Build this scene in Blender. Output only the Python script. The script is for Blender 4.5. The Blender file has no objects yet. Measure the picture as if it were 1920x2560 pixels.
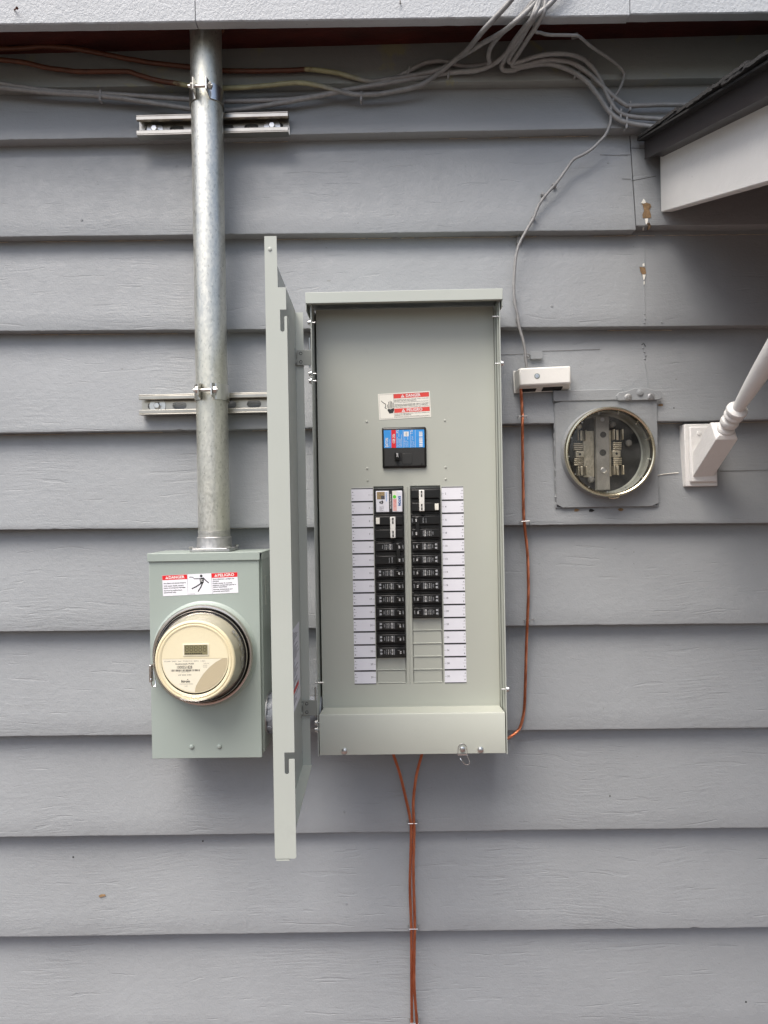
import bpy, math, random
from mathutils import Vector, Matrix, noise
random.seed(7)
scene = bpy.context.scene
col = scene.collection

# ------------------------------------------------------------------ camera
F_PX = 1775.0; YAW = math.radians(0.84); ROLL = 0.0172
CAM = Vector((0, -1.477, 1.5))
FW = Vector((-math.sin(YAW), math.cos(YAW), 0)); RX = Vector((math.cos(YAW), math.sin(YAW), 0)); ZZ = Vector((0, 0, 1))
RT = math.cos(ROLL)*RX - math.sin(ROLL)*ZZ; UP = math.cos(ROLL)*ZZ + math.sin(ROLL)*RX
cd = bpy.data.cameras.new('camera'); cam = bpy.data.objects.new('camera', cd); col.objects.link(cam)
cd.sensor_fit = 'HORIZONTAL'; cd.sensor_width = 36; cd.lens = 36*F_PX/1920; cd.clip_start = 0.02; cd.clip_end = 500
m = Matrix((RT, UP, -FW)).transposed().to_4x4(); m.translation = CAM; cam.matrix_world = m
scene.camera = cam
scene.render.resolution_x = 768; scene.render.resolution_y = 1024

# ------------------------------------------------------------------ light
SUN_EL, SUN_AZ = math.radians(63), math.radians(214)      # azimuth clockwise from +Y (the wall): behind the camera, a little left
w = bpy.data.worlds.new('World'); scene.world = w; w.use_nodes = True
nt = w.node_tree; nt.nodes.clear()
out = nt.nodes.new('ShaderNodeOutputWorld'); bg = nt.nodes.new('ShaderNodeBackground'); sky = nt.nodes.new('ShaderNodeTexSky')
sky.sky_type = 'NISHITA'; sky.sun_disc = False; sky.sun_elevation = SUN_EL; sky.sun_rotation = SUN_AZ
sky.air_density = 1.0; sky.dust_density = 5.0; sky.ozone_density = 1.0
bg.inputs['Strength'].default_value = 0.085
nt.links.new(sky.outputs[0], bg.inputs[0]); nt.links.new(bg.outputs[0], out.inputs[0])
sl = bpy.data.lights.new('sun', 'SUN'); sl.energy = 1.5; sl.angle = math.radians(48); sl.color = (1.0, 0.97, 0.93)
so = bpy.data.objects.new('sun', sl); col.objects.link(so)
sd = Vector((math.sin(SUN_AZ)*math.cos(SUN_EL), math.cos(SUN_AZ)*math.cos(SUN_EL), math.sin(SUN_EL)))
so.rotation_euler = sd.to_track_quat('Z', 'Y').to_euler(); so.location = sd*20
vs = scene.view_settings; vs.view_transform = 'Standard'; vs.look = 'None'; vs.gamma = 1; vs.use_curve_mapping = False
vs.exposure = 1.5

# ------------------------------------------------------------------ helpers
def ray(px, py): return FW + RT*((px-960)/F_PX) + UP*((1280-py)/F_PX)
def P(px, py, y):                       # photograph pixel -> point on the plane Y = y
    d = ray(px, py); return CAM + d*((y-CAM.y)/d.y)

class MB:
    def __init__(s): s.v = []; s.f = []
    def add(s, vs, fs):
        o = len(s.v); s.v += [tuple(p) for p in vs]; s.f += [tuple(i+o for i in f) for f in fs]; return s
    def box(s, x0, x1, y0, y1, z0, z1):
        return s.add([(x0,y0,z0),(x1,y0,z0),(x1,y1,z0),(x0,y1,z0),(x0,y0,z1),(x1,y0,z1),(x1,y1,z1),(x0,y1,z1)],
                     [(0,3,2,1),(4,5,6,7),(0,1,5,4),(1,2,6,5),(2,3,7,6),(3,0,4,7)])
    def obox(s, c, ax, ay, az):         # box from centre and three half-axis vectors
        c = Vector(c); vs = [c+ax*i+ay*j+az*k for k in (-1,1) for j in (-1,1) for i in (-1,1)]
        return s.add(vs, [(0,2,3,1),(4,5,7,6),(0,1,5,4),(2,6,7,3),(1,3,7,5),(0,4,6,2)])
    def prism(s, pts, ext):             # planar polygon (3-D points) extruded by a vector
        n = len(pts); a = [Vector(p) for p in pts]; b = [p+Vector(ext) for p in a]
        fs = [tuple(range(n))[::-1], tuple(range(n, 2*n))]
        fs += [(i, (i+1) % n, (i+1) % n+n, i+n) for i in range(n)]
        return s.add(a+b, fs)
    def lathe(s, c, axis, prof, seg=32, cap0=False, cap1=False):   # prof: (radius, distance along the axis)
        c = Vector(c); ax = Vector(axis).normalized()
        t = Vector((0,0,1)) if abs(ax.z) < .9 else Vector((1,0,0))
        e1 = ax.cross(t).normalized(); e2 = ax.cross(e1); vs = []; fs = []
        for r, h in prof:
            for i in range(seg):
                a = 2*math.pi*i/seg; vs.append(c+ax*h+(e1*math.cos(a)+e2*math.sin(a))*r)
        for k in range(len(prof)-1):
            for i in range(seg):
                j = (i+1) % seg; fs.append((k*seg+i, k*seg+j, (k+1)*seg+j, (k+1)*seg+i))
        if cap0: fs.append(tuple(range(seg))[::-1])
        if cap1: fs.append(tuple(range((len(prof)-1)*seg, len(prof)*seg)))
        return s.add(vs, fs)
    def cyl(s, p0, p1, r, seg=16):
        p0 = Vector(p0); d = Vector(p1)-p0; return s.lathe(p0, d, [(r,0),(r,d.length)], seg, True, True)
    def tube(s, pts, r, seg=8, caps=True):
        n = len(pts); pts = [Vector(p) for p in pts]; vs = []; fs = []; e = None
        for k in range(n):
            t = (pts[min(k+1,n-1)]-pts[max(k-1,0)]).normalized()
            if e is None:
                e = t.cross(Vector((0,1,0)))
                if e.length < .1: e = t.cross(Vector((0,0,1)))
            e = (e-t*e.dot(t)).normalized(); b = t.cross(e); rr = r(k) if callable(r) else r
            for i in range(seg):
                a = 2*math.pi*i/seg; vs.append(pts[k]+(e*math.cos(a)+b*math.sin(a))*rr)
        for k in range(n-1):
            for i in range(seg):
                j = (i+1) % seg; fs.append((k*seg+i, (k+1)*seg+i, (k+1)*seg+j, k*seg+j))
        if caps: fs += [tuple(range(seg)), tuple(range((n-1)*seg, n*seg))[::-1]]
        return s.add(vs, fs)
    def mesh(s, name, mat):
        me = bpy.data.meshes.new(name); me.from_pydata(s.v, [], s.f); me.materials.append(mat); me.validate()
        me.polygons.foreach_set('use_smooth', [True]*len(me.polygons)); me.set_sharp_from_angle(angle=math.radians(38))
        me.update(); return me

def spline(pts, n=8):
    pts = [Vector(p) for p in pts]; q = [pts[0]*2-pts[1]]+pts+[pts[-1]*2-pts[-2]]; o = []
    for i in range(1, len(q)-2):
        a, b, c, d = q[i-1:i+3]
        for k in range(n):
            t = k/n; o.append(.5*((2*b)+(c-a)*t+(2*a-5*b+4*c-d)*t*t+(3*b-a-3*c+d)*t**3))
    return o+[pts[-1]]

BASES = {}
def link(name, me, parent=None, loc=None, bevel=0):
    o = bpy.data.objects.new(name, me); col.objects.link(o)
    if parent is not None:
        o.parent = parent
        if parent.name in BASES: o.matrix_parent_inverse = Matrix.Translation(-BASES[parent.name])
    if loc is not None: o.location = loc
    if bevel:
        b = o.modifiers.new('bevel', 'BEVEL'); b.width = bevel; b.segments = 2; b.limit_method = 'ANGLE'; b.angle_limit = math.radians(40)
    if name in ('printed_lettering', 'printed_panel', 'sheet_printing', 'amp_number', 'moulded_marking', 'embossed_mark', 'display_digits', 'paint_edge', 'collar_lug'): o['kind'] = 'stuff'
    return o
def build(name, mb, mat, parent=None, loc=None, bevel=0): return link(name, mb.mesh(name, mat), parent, loc, bevel)
def tag(o, label, cat, group=None):
    o['label'] = label; o['category'] = cat
    if group: o['group'] = group
    return o
def thing(name, base, label, cat, group=None):
    o = bpy.data.objects.new(name, None); col.objects.link(o); o.empty_display_size = .02
    o.location = base; BASES[o.name] = Vector(base); return tag(o, label, cat, group)
def struct(o): o['kind'] = 'structure'; return o

# ------------------------------------------------------------------ materials
class NB:
    def __init__(s, name):
        s.m = bpy.data.materials.new(name); s.m.use_nodes = True; s.t = s.m.node_tree; s.n = s.t.nodes; s.b = s.n['Principled BSDF']
    def new(s, k, **kw):
        n = s.n.new(k)
        for a, v in kw.items(): setattr(n, a, v)
        return n
    def lk(s, a, b): s.t.links.new(a, b)
    def coords(s, scale=(1,1,1), rnd=True):
        tc = s.new('ShaderNodeTexCoord'); mp = s.new('ShaderNodeMapping'); mp.inputs['Scale'].default_value = scale
        s.lk(tc.outputs['Object'], mp.inputs['Vector'])
        if rnd:
            oi = s.new('ShaderNodeObjectInfo'); mu = s.new('ShaderNodeVectorMath', operation='SCALE'); mu.inputs[0].default_value = (37,11,53)
            s.lk(oi.outputs['Random'], mu.inputs['Scale']); s.lk(mu.outputs[0], mp.inputs['Location'])
        return mp.outputs[0]
    def noise(s, vec, scale, detail=3, rough=.55, dist=0):
        n = s.new('ShaderNodeTexNoise'); n.inputs['Scale'].default_value = scale; n.inputs['Detail'].default_value = detail
        n.inputs['Roughness'].default_value = rough; n.inputs['Distortion'].default_value = dist; s.lk(vec, n.inputs['Vector']); return n.outputs['Fac']
    def ramp(s, fac, stops):
        r = s.new('ShaderNodeValToRGB'); e = r.color_ramp.elements
        while len(e) < len(stops): e.new(.5)
        for k, (p, c) in enumerate(stops):
            e[k].position = p; e[k].color = c if len(c) == 4 else (*c, 1)
        s.lk(fac, r.inputs[0]); return r.outputs[0]
    def mix(s, fac, a, b, blend='MIX'):
        n = s.new('ShaderNodeMix', data_type='RGBA', blend_type=blend)
        for sock, v in ((n.inputs[0], fac), (n.inputs[6], a), (n.inputs[7], b)):
            if isinstance(v, (int, float)): sock.default_value = v
            elif isinstance(v, tuple): sock.default_value = (*v, 1) if len(v) == 3 else v
            else: s.lk(v, sock)
        return n.outputs[2]
    def math(s, op, a, b=0.0):
        n = s.new('ShaderNodeMath', operation=op)
        for i, v in enumerate((a, b)):
            if isinstance(v, (int, float)): n.inputs[i].default_value = v
            else: s.lk(v, n.inputs[i])
        return n.outputs[0]
    def bump(s, h, dist, strength=1, prev=None):
        n = s.new('ShaderNodeBump'); n.inputs['Distance'].default_value = dist; n.inputs['Strength'].default_value = strength
        s.lk(h, n.inputs['Height'])
        if prev is not None: s.lk(prev, n.inputs['Normal'])
        return n.outputs[0]
    def fin(s, color=None, rough=None, metal=0, normal=None, spec=None):
        for k, v in (('Base Color', color), ('Roughness', rough), ('Metallic', metal), ('Normal', normal), ('Specular IOR Level', spec)):
            if v is None: continue
            if isinstance(v, tuple): s.b.inputs[k].default_value = (*v, 1)
            elif isinstance(v, (int, float)): s.b.inputs[k].default_value = v
            else: s.lk(v, s.b.inputs[k])
        return s.m

def simple(name, c, rough=.5, metal=0, var=.06, scale=60, bump=0.0, bscale=300, spec=None):
    b = NB(name); v = b.coords(); n = b.noise(v, scale, 4)
    lo = tuple(max(0, x*(1-var)) for x in c); hi = tuple(x*(1+var) for x in c)
    cc = b.ramp(n, [(.3, lo), (.7, hi)]); nm = b.bump(b.noise(v, bscale, 3), bump) if bump else None
    return b.fin(cc, rough, metal, nm, spec)

def siding_paint(name, c, yellow=0.0, grain=1.0):
    b = NB(name); v0 = b.coords(); warp = b.noise(v0, 3.2, 2)
    sep = b.new('ShaderNodeSeparateXYZ'); b.lk(v0, sep.inputs[0])
    z2 = b.math('ADD', sep.outputs[2], b.math('MULTIPLY', warp, .07)); cb = b.new('ShaderNodeCombineXYZ')
    b.lk(b.math('MULTIPLY', sep.outputs[0], 15.0), cb.inputs[0]); b.lk(sep.outputs[1], cb.inputs[1]); b.lk(b.math('MULTIPLY', z2, 210.0), cb.inputs[2])
    g = b.noise(cb.outputs[0], 1.0, 5, .6); mask = b.ramp(b.noise(v0, 5.5, 3), [(.40, (.10,)*3), (.56, (.35,)*3), (.70, (1,)*3)])
    gm = b.math('MULTIPLY', b.math('SUBTRACT', g, .5), mask)
    st = b.noise(v0, 330, 3, .6); lump = b.noise(v0, 70, 2)
    nm = b.bump(gm, .0015*grain, 1.0); nm = b.bump(st, .0005, 1.0, nm); nm = b.bump(lump, .0008, 1.0, nm)
    cr = b.ramp(b.noise(cb.outputs[0], .55, 2, .5, .4), [(.30, (0,0,0)), (.335, (1,1,1))]); nm = b.bump(cr, .0005*grain, .7, nm)
    vr = b.noise(v0, 2.3, 5, .6); cc = b.ramp(vr, [(.28, tuple(x*.90 for x in c)), (.72, tuple(x*1.08 for x in c))])
    sp = b.ramp(b.noise(v0, 95, 2, .5), [(.765, (0,0,0)), (.79, (1,1,1))]); cc = b.mix(b.math('MULTIPLY', sp, .35), cc, (.10,.09,.08))
    if yellow:
        ym = b.ramp(b.noise(v0, 9, 4, .65, .6), [(.60, (0,0,0)), (.68, (1,1,1))]); cc = b.mix(b.math('MULTIPLY', ym, yellow), cc, (.36,.34,.15))
    rg = b.ramp(b.noise(v0, 40, 3), [(.3, (.42,)*3), (.7, (.58,)*3)])
    return b.fin(cc, rg, 0, nm, .4)

GREY = (.268, .281, .287)
M = {}
M['siding'] = siding_paint('siding_paint', GREY)
M['frieze'] = siding_paint('frieze_paint', (.25,.264,.252), .5, .4)
M['flatgrey'] = siding_paint('grey_trim_paint', (.255,.267,.272), 0, .25)
M['cablegrey'] = simple('painted_cable', (.245,.243,.236), .5, var=.14, scale=90, bump=.0006, bscale=160)
M['sheath'] = simple('sheathing', (.05,.04,.035), .9)
M['linepale'] = simple('caulk_edge', (.42,.36,.29), .8, var=.3)
M['barewood'] = simple('bare_wood', (.20,.125,.06), .8, var=.35, scale=140, bump=.0004)
M['chipwhite'] = simple('old_white_primer', (.75,.73,.66), .7)

def fascia_paint():
    b = NB('fascia_paint'); v = b.coords((1,1,.8)); n1 = b.noise(v, 190, 4, .6); n2 = b.noise(v, 480, 3)
    nm = b.bump(n1, .0017); nm = b.bump(n2, .0006, 1, nm)
    cc = b.ramp(b.noise(v, 6, 5), [(.3, (.37,.39,.405)), (.7, (.42,.44,.455))])
    sp = b.ramp(b.noise(v, 60, 2), [(.73, (0,0,0)), (.76, (1,1,1))]); cc = b.mix(b.math('MULTIPLY', sp, .4), cc, (.12,.11,.10))
    return b.fin(cc, .5, 0, nm, .4)
M['fascia'] = fascia_paint()
def red_soffit():
    b = NB('dark_red_stain'); v = b.coords((1,3,3)); n = b.noise(v, 9, 5, .65)
    cc = b.ramp(n, [(.3, (.035,.007,.005)), (.62, (.075,.012,.008)), (.75, (.16,.03,.018))])
    return b.fin(cc, .6, 0, b.bump(b.noise(v, 80, 4), .001))
M['red'] = red_soffit()
M['white'] = siding_paint('white_trim_paint', (.74,.73,.70), 0, .35)
M['brown'] = simple('brown_drip_edge', (.032,.026,.025), .45, var=.1)
M['shingle'] = simple('asphalt_shingle', (.015,.0145,.014), .95, var=.6, scale=500, bump=.0015, bscale=600)

def galv(name, c, rough, spang=.16, speck=True):
    b = NB(name); v = b.coords((1,1,.6)); vo = b.new('ShaderNodeTexVoronoi'); vo.inputs['Scale'].default_value = 330; b.lk(v, vo.inputs['Vector'])
    sh = b.new('ShaderNodeSeparateColor'); b.lk(vo.outputs['Color'], sh.inputs[0])
    n = b.noise(v, 22, 4, .6); k = b.math('ADD', b.math('MULTIPLY', sh.outputs[0], .55), b.math('MULTIPLY', n, .7))
    cc = b.ramp(k, [(.25, tuple(x*(1-spang) for x in c)), (.95, tuple(min(1, x*(1+spang)) for x in c))])
    yl = b.ramp(b.noise(v, 7, 3), [(.45, (0,0,0)), (.7, (1,1,1))]); cc = b.mix(b.math('MULTIPLY', yl, .3), cc, (c[0]*.95, c[1]*.93, c[2]*.72))
    if speck:
        sp = b.ramp(b.noise(v, 230, 2, .5), [(.60, (0,0,0)), (.70, (1,1,1))]); cc = b.mix(b.math('MULTIPLY', sp, .32), cc, (.12,.12,.10))
    rg = b.ramp(k, [(.3, (rough*.8,)*3), (.9, (rough*1.25,)*3)])
    return b.fin(cc, rg, .85, b.bump(b.noise(v, 160, 3), .00025))
M['galv'] = galv('galvanized_steel', (.56,.56,.51), .40, .11)
M['strut'] = simple('strut_steel', (.44,.42,.37), .30, 1, .12, 25)
M['hub'] = galv('cast_hub_metal', (.42,.42,.42), .45, .12, False)
M['steel'] = simple('bright_steel', (.72,.72,.72), .22, 1, .05)
M['zinc'] = simple('zinc_bolt', (.62,.62,.60), .28, 1, .08)
M['stain'] = simple('stainless_ring', (.62,.57,.52), .22, 1, .06, 20)
M['brass'] = simple('tarnished_ring', (.68,.62,.46), .25, 1, .10, 30)
M['darkmetal'] = simple('dark_staple', (.06,.06,.06), .5, .6)
def powder(name, c, rough=.38):
    b = NB(name); v = b.coords(); n = b.noise(v, 5, 3); cc = b.ramp(n, [(.3, tuple(x*.97 for x in c)), (.7, tuple(x*1.03 for x in c))])
    sm = b.ramp(b.noise(v, 26, 5, .7), [(.62, (0,0,0)), (.85, (1,1,1))]); cc = b.mix(b.math('MULTIPLY', sm, .13), cc, (.2,.19,.17))
    rg = b.ramp(b.noise(v, 30, 4), [(.3, (rough*.9,)*3), (.7, (rough*1.15,)*3)])
    return b.fin(cc, rg, 0, b.bump(b.noise(v, 900, 2), .00006), .45)
M['panel'] = powder('panel_grey_paint', (.415,.440,.395))
M['deadfront'] = powder('dead_front_paint', (.415,.430,.375), .42)
M['hinge'] = powder('hinge_paint', (.27,.28,.25), .33)
M['meterbox'] = powder('meter_box_paint', (.30,.345,.315), .36)
M['pvc'] = simple('grey_pvc', (.20,.215,.24), .4, var=.03)
M['black'] = simple('black_plastic', (.006,.0058,.0055), .30, var=.2, scale=200, bump=.00006, bscale=900)
M['blackgap'] = simple('dark_recess', (.008,.008,.008), .8)
M['charcoal'] = simple('charcoal_plastic', (.020,.0195,.017), .5, var=.08)
M['whiteplastic'] = simple('white_plastic', (.74,.73,.68), .35, var=.02, bump=.0002, bscale=120)
M['paper'] = simple('white_paper', (.72,.72,.76), .6, var=.02, spec=.3)
M['cream'] = simple('cream_paper', (.78,.76,.67), .5, var=.02)
M['redink'] = simple('red_ink', (.66,.055,.04), .5, var=.04)
M['brightred'] = simple('bright_red_ink', (.62,.012,.018), .45, var=.04)
M['redmark'] = simple('red_mark_ink', (.62,.03,.03), .5)
M['blueink'] = simple('blue_ink', (.035,.27,.66), .4, var=.06)
M['blackink'] = simple('black_ink', (.02,.02,.02), .6)
M['greyink'] = simple('grey_ink', (.07,.07,.08), .6)
M['whiteink'] = simple('white_ink', (.72,.72,.70), .5)
M['navyink'] = simple('navy_ink', (.01,.10,.32), .5)
M['greenink'] = simple('green_ink', (.10,.62,.03), .5)
M['pinkink'] = simple('pink_ink', (.74,.42,.38), .5)
M['tanink'] = simple('tan_print', (.30,.22,.11), .6, var=.5, scale=700)
M['dimink'] = simple('dim_white_ink', (.36,.37,.38), .5)
M['metercream'] = simple('meter_cream', (.80,.735,.53), .5, var=.03, scale=8)
M['metertan'] = simple('meter_tan', (.52,.45,.31), .45, var=.03, scale=8)
M['meterplate'] = simple('meter_nameplate', (.83,.79,.65), .5, var=.02)
M['lcd'] = simple('lcd_glass', (.24,.22,.12), .3, var=.05)
M['lcdink'] = simple('lcd_segment', (.018,.016,.01), .4)
M['bakelite'] = simple('socket_insulator', (.17,.165,.15), .6, var=.2, bump=.0003)
M['busbar'] = galv('tinned_jaw', (.52,.47,.37), .38, .2, False)
def copper():
    b = NB('copper_strand'); v = b.coords(); cc = b.ramp(b.noise(v, 30, 3), [(.3, (.42,.13,.062)), (.7, (.60,.23,.12))]); return b.fin(cc, .36, .9)
M['copper'] = copper()
def clear(name, tint, gloss=.04):
    b = NB(name); n = b.n; n.remove(b.b); o = n['Material Output']
    tr = b.new('ShaderNodeBsdfTransparent'); tr.inputs[0].default_value = (*tint, 1)
    gl = b.new('ShaderNodeBsdfGlossy'); gl.inputs['Roughness'].default_value = gloss; lw = b.new('ShaderNodeLayerWeight'); lw.inputs['Blend'].default_value = .5; fr = b.new('ShaderNodeMath', operation='MULTIPLY_ADD'); fr.inputs[1].default_value = .75; fr.inputs[2].default_value = .045; b.lk(b.math('POWER', lw.outputs['Facing'], 4.0), fr.inputs[0])
    mx = b.new('ShaderNodeMixShader'); b.lk(fr.outputs[0], mx.inputs[0]); b.lk(tr.outputs[0], mx.inputs[1]); b.lk(gl.outputs[0], mx.inputs[2]); b.lk(mx.outputs[0], o.inputs[0])
    return b.m
M['glass'] = clear('meter_glass', (.985,.98,.965))
M['glassold'] = clear('dusty_sheen_glass', (.94,.94,.92), .10)
def dusty_sheen():  # patchy pale diffuse on the dusty glass, standing in for reflections
    t = M['glassold'].node_tree; o = t.nodes['Material Output']; old = o.inputs[0].links[0].from_socket
    df_ = t.nodes.new('ShaderNodeBsdfDiffuse'); df_.inputs[0].default_value = (.6,.6,.57,1); mx = t.nodes.new('ShaderNodeMixShader'); tc = t.nodes.new('ShaderNodeTexCoord')
    nz = t.nodes.new('ShaderNodeTexNoise'); nz.inputs['Scale'].default_value = 28; nz.inputs['Detail'].default_value = 6; mr = t.nodes.new('ShaderNodeMapRange')
    mr.inputs[1].default_value = .35; mr.inputs[2].default_value = .8; mr.inputs[3].default_value = .0; mr.inputs[4].default_value = .06
    t.links.new(tc.outputs['Object'], nz.inputs['Vector']); t.links.new(nz.outputs['Fac'], mr.inputs[0]); t.links.new(mr.outputs[0], mx.inputs[0]); t.links.new(old, mx.inputs[1]); t.links.new(df_.outputs[0], mx.inputs[2]); t.links.new(mx.outputs[0], o.inputs[0])
dusty_sheen()
def redcable(name, a, bx):       # overspray of red stain, then old yellow paint, then grey along the cable
    b = NB(name); tc = b.new('ShaderNodeTexCoord'); sp = b.new('ShaderNodeSeparateXYZ'); b.lk(tc.outputs['Object'], sp.inputs[0])
    n = b.noise(tc.outputs['Object'], 60, 3); x = b.math('ADD', sp.outputs[0], b.math('MULTIPLY', b.math('SUBTRACT', n, .5), .05))
    mr = b.new('ShaderNodeMapRange'); mr.inputs[1].default_value = -1; mr.inputs[2].default_value = 1; b.lk(x, mr.inputs[0])
    q = lambda t: (t+1)/2
    cc = b.ramp(mr.outputs[0], [(0, (.12,.042,.016)), (q(a)-.003, (.10,.032,.014)), (q(a)+.003, (.37,.36,.20)), (q(bx)-.01, (.36,.35,.21)), (q(bx)+.02, (.245,.243,.236))])
    return b.fin(b.mix(.35, cc, b.ramp(n, [(.3, (.03,.02,.015)), (.7, (1,1,1))]), 'MULTIPLY'), .5, 0, b.bump(n, .0005))

# ------------------------------------------------------------------ printing on flat sheets
_tc = {}
def glyphs(s, bold=0.0):
    k = (s, bold)
    if k not in _tc:
        cu = bpy.data.curves.new('t', 'FONT'); cu.body = s; cu.size = 1; cu.resolution_u = 2; cu.offset = bold*1.3
        ob = bpy.data.objects.new('t', cu); me = bpy.data.meshes.new_from_object(ob)
        vs = [(v.co.x, v.co.y) for v in me.vertices]; fs = [tuple(p.vertices) for p in me.polygons]
        bpy.data.objects.remove(ob); bpy.data.curves.remove(cu); bpy.data.meshes.remove(me); _tc[k] = (vs, fs)
    return _tc[k]
CAPH = max(p[1] for p in glyphs('H')[0])
class Sheet:
    """prints drawn in (u, v) on a plane; each colour becomes one thin mesh lying just above the sheet"""
    def __init__(s, o, u=(1,0,0), v=(0,0,1), n=(0,-1,0), step=.00012):
        s.o = Vector(o); s.u = Vector(u); s.v = Vector(v); s.n = Vector(n); s.st = step; s.L = {}
    def p(s, x, y, lay): return s.o+s.u*x+s.v*y+s.n*(s.st*lay)
    def mb(s, mat): return s.L.setdefault(mat, MB())
    def poly(s, pts, mat, lay=1): s.mb(mat).add([s.p(x, y, lay) for x, y in pts], [tuple(range(len(pts)))])
    def rect(s, x0, y0, x1, y1, mat, lay=1): s.poly([(x0,y0),(x1,y0),(x1,y1),(x0,y1)], mat, lay)
    def disc(s, x, y, r, mat, lay=1, seg=20): s.poly([(x+r*math.cos(2*math.pi*i/seg), y+r*math.sin(2*math.pi*i/seg)) for i in range(seg)], mat, lay)
    def stroke(s, pts, wd, mat, lay=1):
        for (x0,y0),(x1,y1) in zip(pts, pts[1:]):
            dx, dy = x1-x0, y1-y0; l = math.hypot(dx, dy) or 1; a, b = -dy/l*wd/2, dx/l*wd/2
            s.poly([(x0-a,y0-b),(x1-a,y1-b),(x1+a,y1+b),(x0+a,y0+b)], mat, lay)
        for x, y in pts[1:-1]: s.disc(x, y, wd/2, mat, lay+.3, 8)
    def text(s, t, x, y, h, mat, lay=2, align=0, rot=0, bold=0.0, fit=None, slant=0, squash=1):
        vs, fs = glyphs(t, bold)
        if not vs: return
        k = h/CAPH; x0 = min(p[0] for p in vs); x1 = max(p[0] for p in vs); kx = k*squash
        if fit: kx = fit/(x1-x0)
        off = -x0 - (x1-x0)*{0: 0, 1: .5, 2: 1}[align]; c, sn = math.cos(rot), math.sin(rot); o = []
        for a, b in vs:
            a2 = (a+off)*kx+b*k*slant; b2 = b*k; o.append(s.p(x+a2*c-b2*sn, y+a2*sn+b2*c, lay))
        s.mb(mat).add(o, fs)
    def emit(s, parent, names=None):
        for mat, mb in s.L.items():
            if mat in ('redink', 'brightred') and (names or {}).get(mat) == 'red_header':
                for f in mb.f:
                    build('red_header', MB().add([mb.v[i] for i in f], [tuple(range(len(f)))]), M[mat], parent)
                continue
            nm = (names or {}).get(mat, 'printed_lettering' if mat in ('blackink','greyink','whiteink','dimink') else 'printed_panel')
            build(nm, mb, M[mat], parent)
def warn_triangle(sh, x, y, h, col1, col2, lay=2):
    sh.poly([(x-h*.58,y),(x+h*.58,y),(x,y+h)], col1, lay); sh.rect(x-h*.06, y+h*.3, x+h*.06, y+h*.68, col2, lay+1); sh.rect(x-h*.06, y+h*.13, x+h*.06, y+h*.23, col2, lay+1)

# ------------------------------------------------------------------ ground
struct(build('ground', MB().box(-80, 80, -120, .06, -.3, -.15), simple('packed_earth', (.085,.075,.062), .95, var=.3, scale=4)))
def deckmat():
    b = NB('red_deck_stain'); v = b.coords((1,14,1)); return b.fin(b.ramp(b.noise(v, 3, 5), [(.3, (.068,.033,.025)), (.7, (.105,.052,.040))]), .65)
DECK = deckmat()
deck = struct(build('deck', MB().box(-2.6, 2.6, -3.4, .0, -.15, -.06), DECK))
me = None
for i in range(24):
    y1 = -.02-i*.14
    if me is None: me = MB().box(-2.6, 2.6, -.135, 0, -.056, -.02).mesh('deck_board', DECK)
    link('deck_board', me, deck, (0, y1, 0))

# ------------------------------------------------------------------ siding wall
BUTT = .032; TOPY = .004
COURSES = [(2.3828,2.364),(2.2765,2.2667),(2.078,2.0583),(1.8844,1.8629),(1.6751,1.6731),(1.4765,1.4639),(1.2672,1.262),(1.0522,1.0511),(.8461,.8491),(.6417,.6471),(.437,.440),(.233,.235),(.03,.032)]
XL, XR = -.80, .77
def zb(i, x):
    if i < 0: return 2.50
    a, b = COURSES[i]; t = (x-XL)/(XR-XL); return a+(b-a)*max(-.6, min(1.6, t))
def wall_y(x, z):                      # front surface of the siding
    for i in range(len(COURSES)):
        b = zb(i, x)
        if z >= b:
            t = min(1, max(0, z-b-.003)/max(.05, zb(i-1, x)+.022-b)); return -BUTT+(BUTT-TOPY+.003)*t
    return -BUTT
def onwall(px, py, off=0.0):
    p = P(px, py, -.02)
    for _ in range(4): p = P(px, py, wall_y(p.x, p.z)-off)
    return p
wall = thing('house_wall', (0, 0, -.15), 'grey painted lap siding wall of the house behind everything', 'wall')
build('sheathing', MB().box(-2.6, 2.6, .05, .12, -.15, 2.47), M['sheath'], wall)
HOLE = (.337, .523, 1.513, 1.707)
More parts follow.
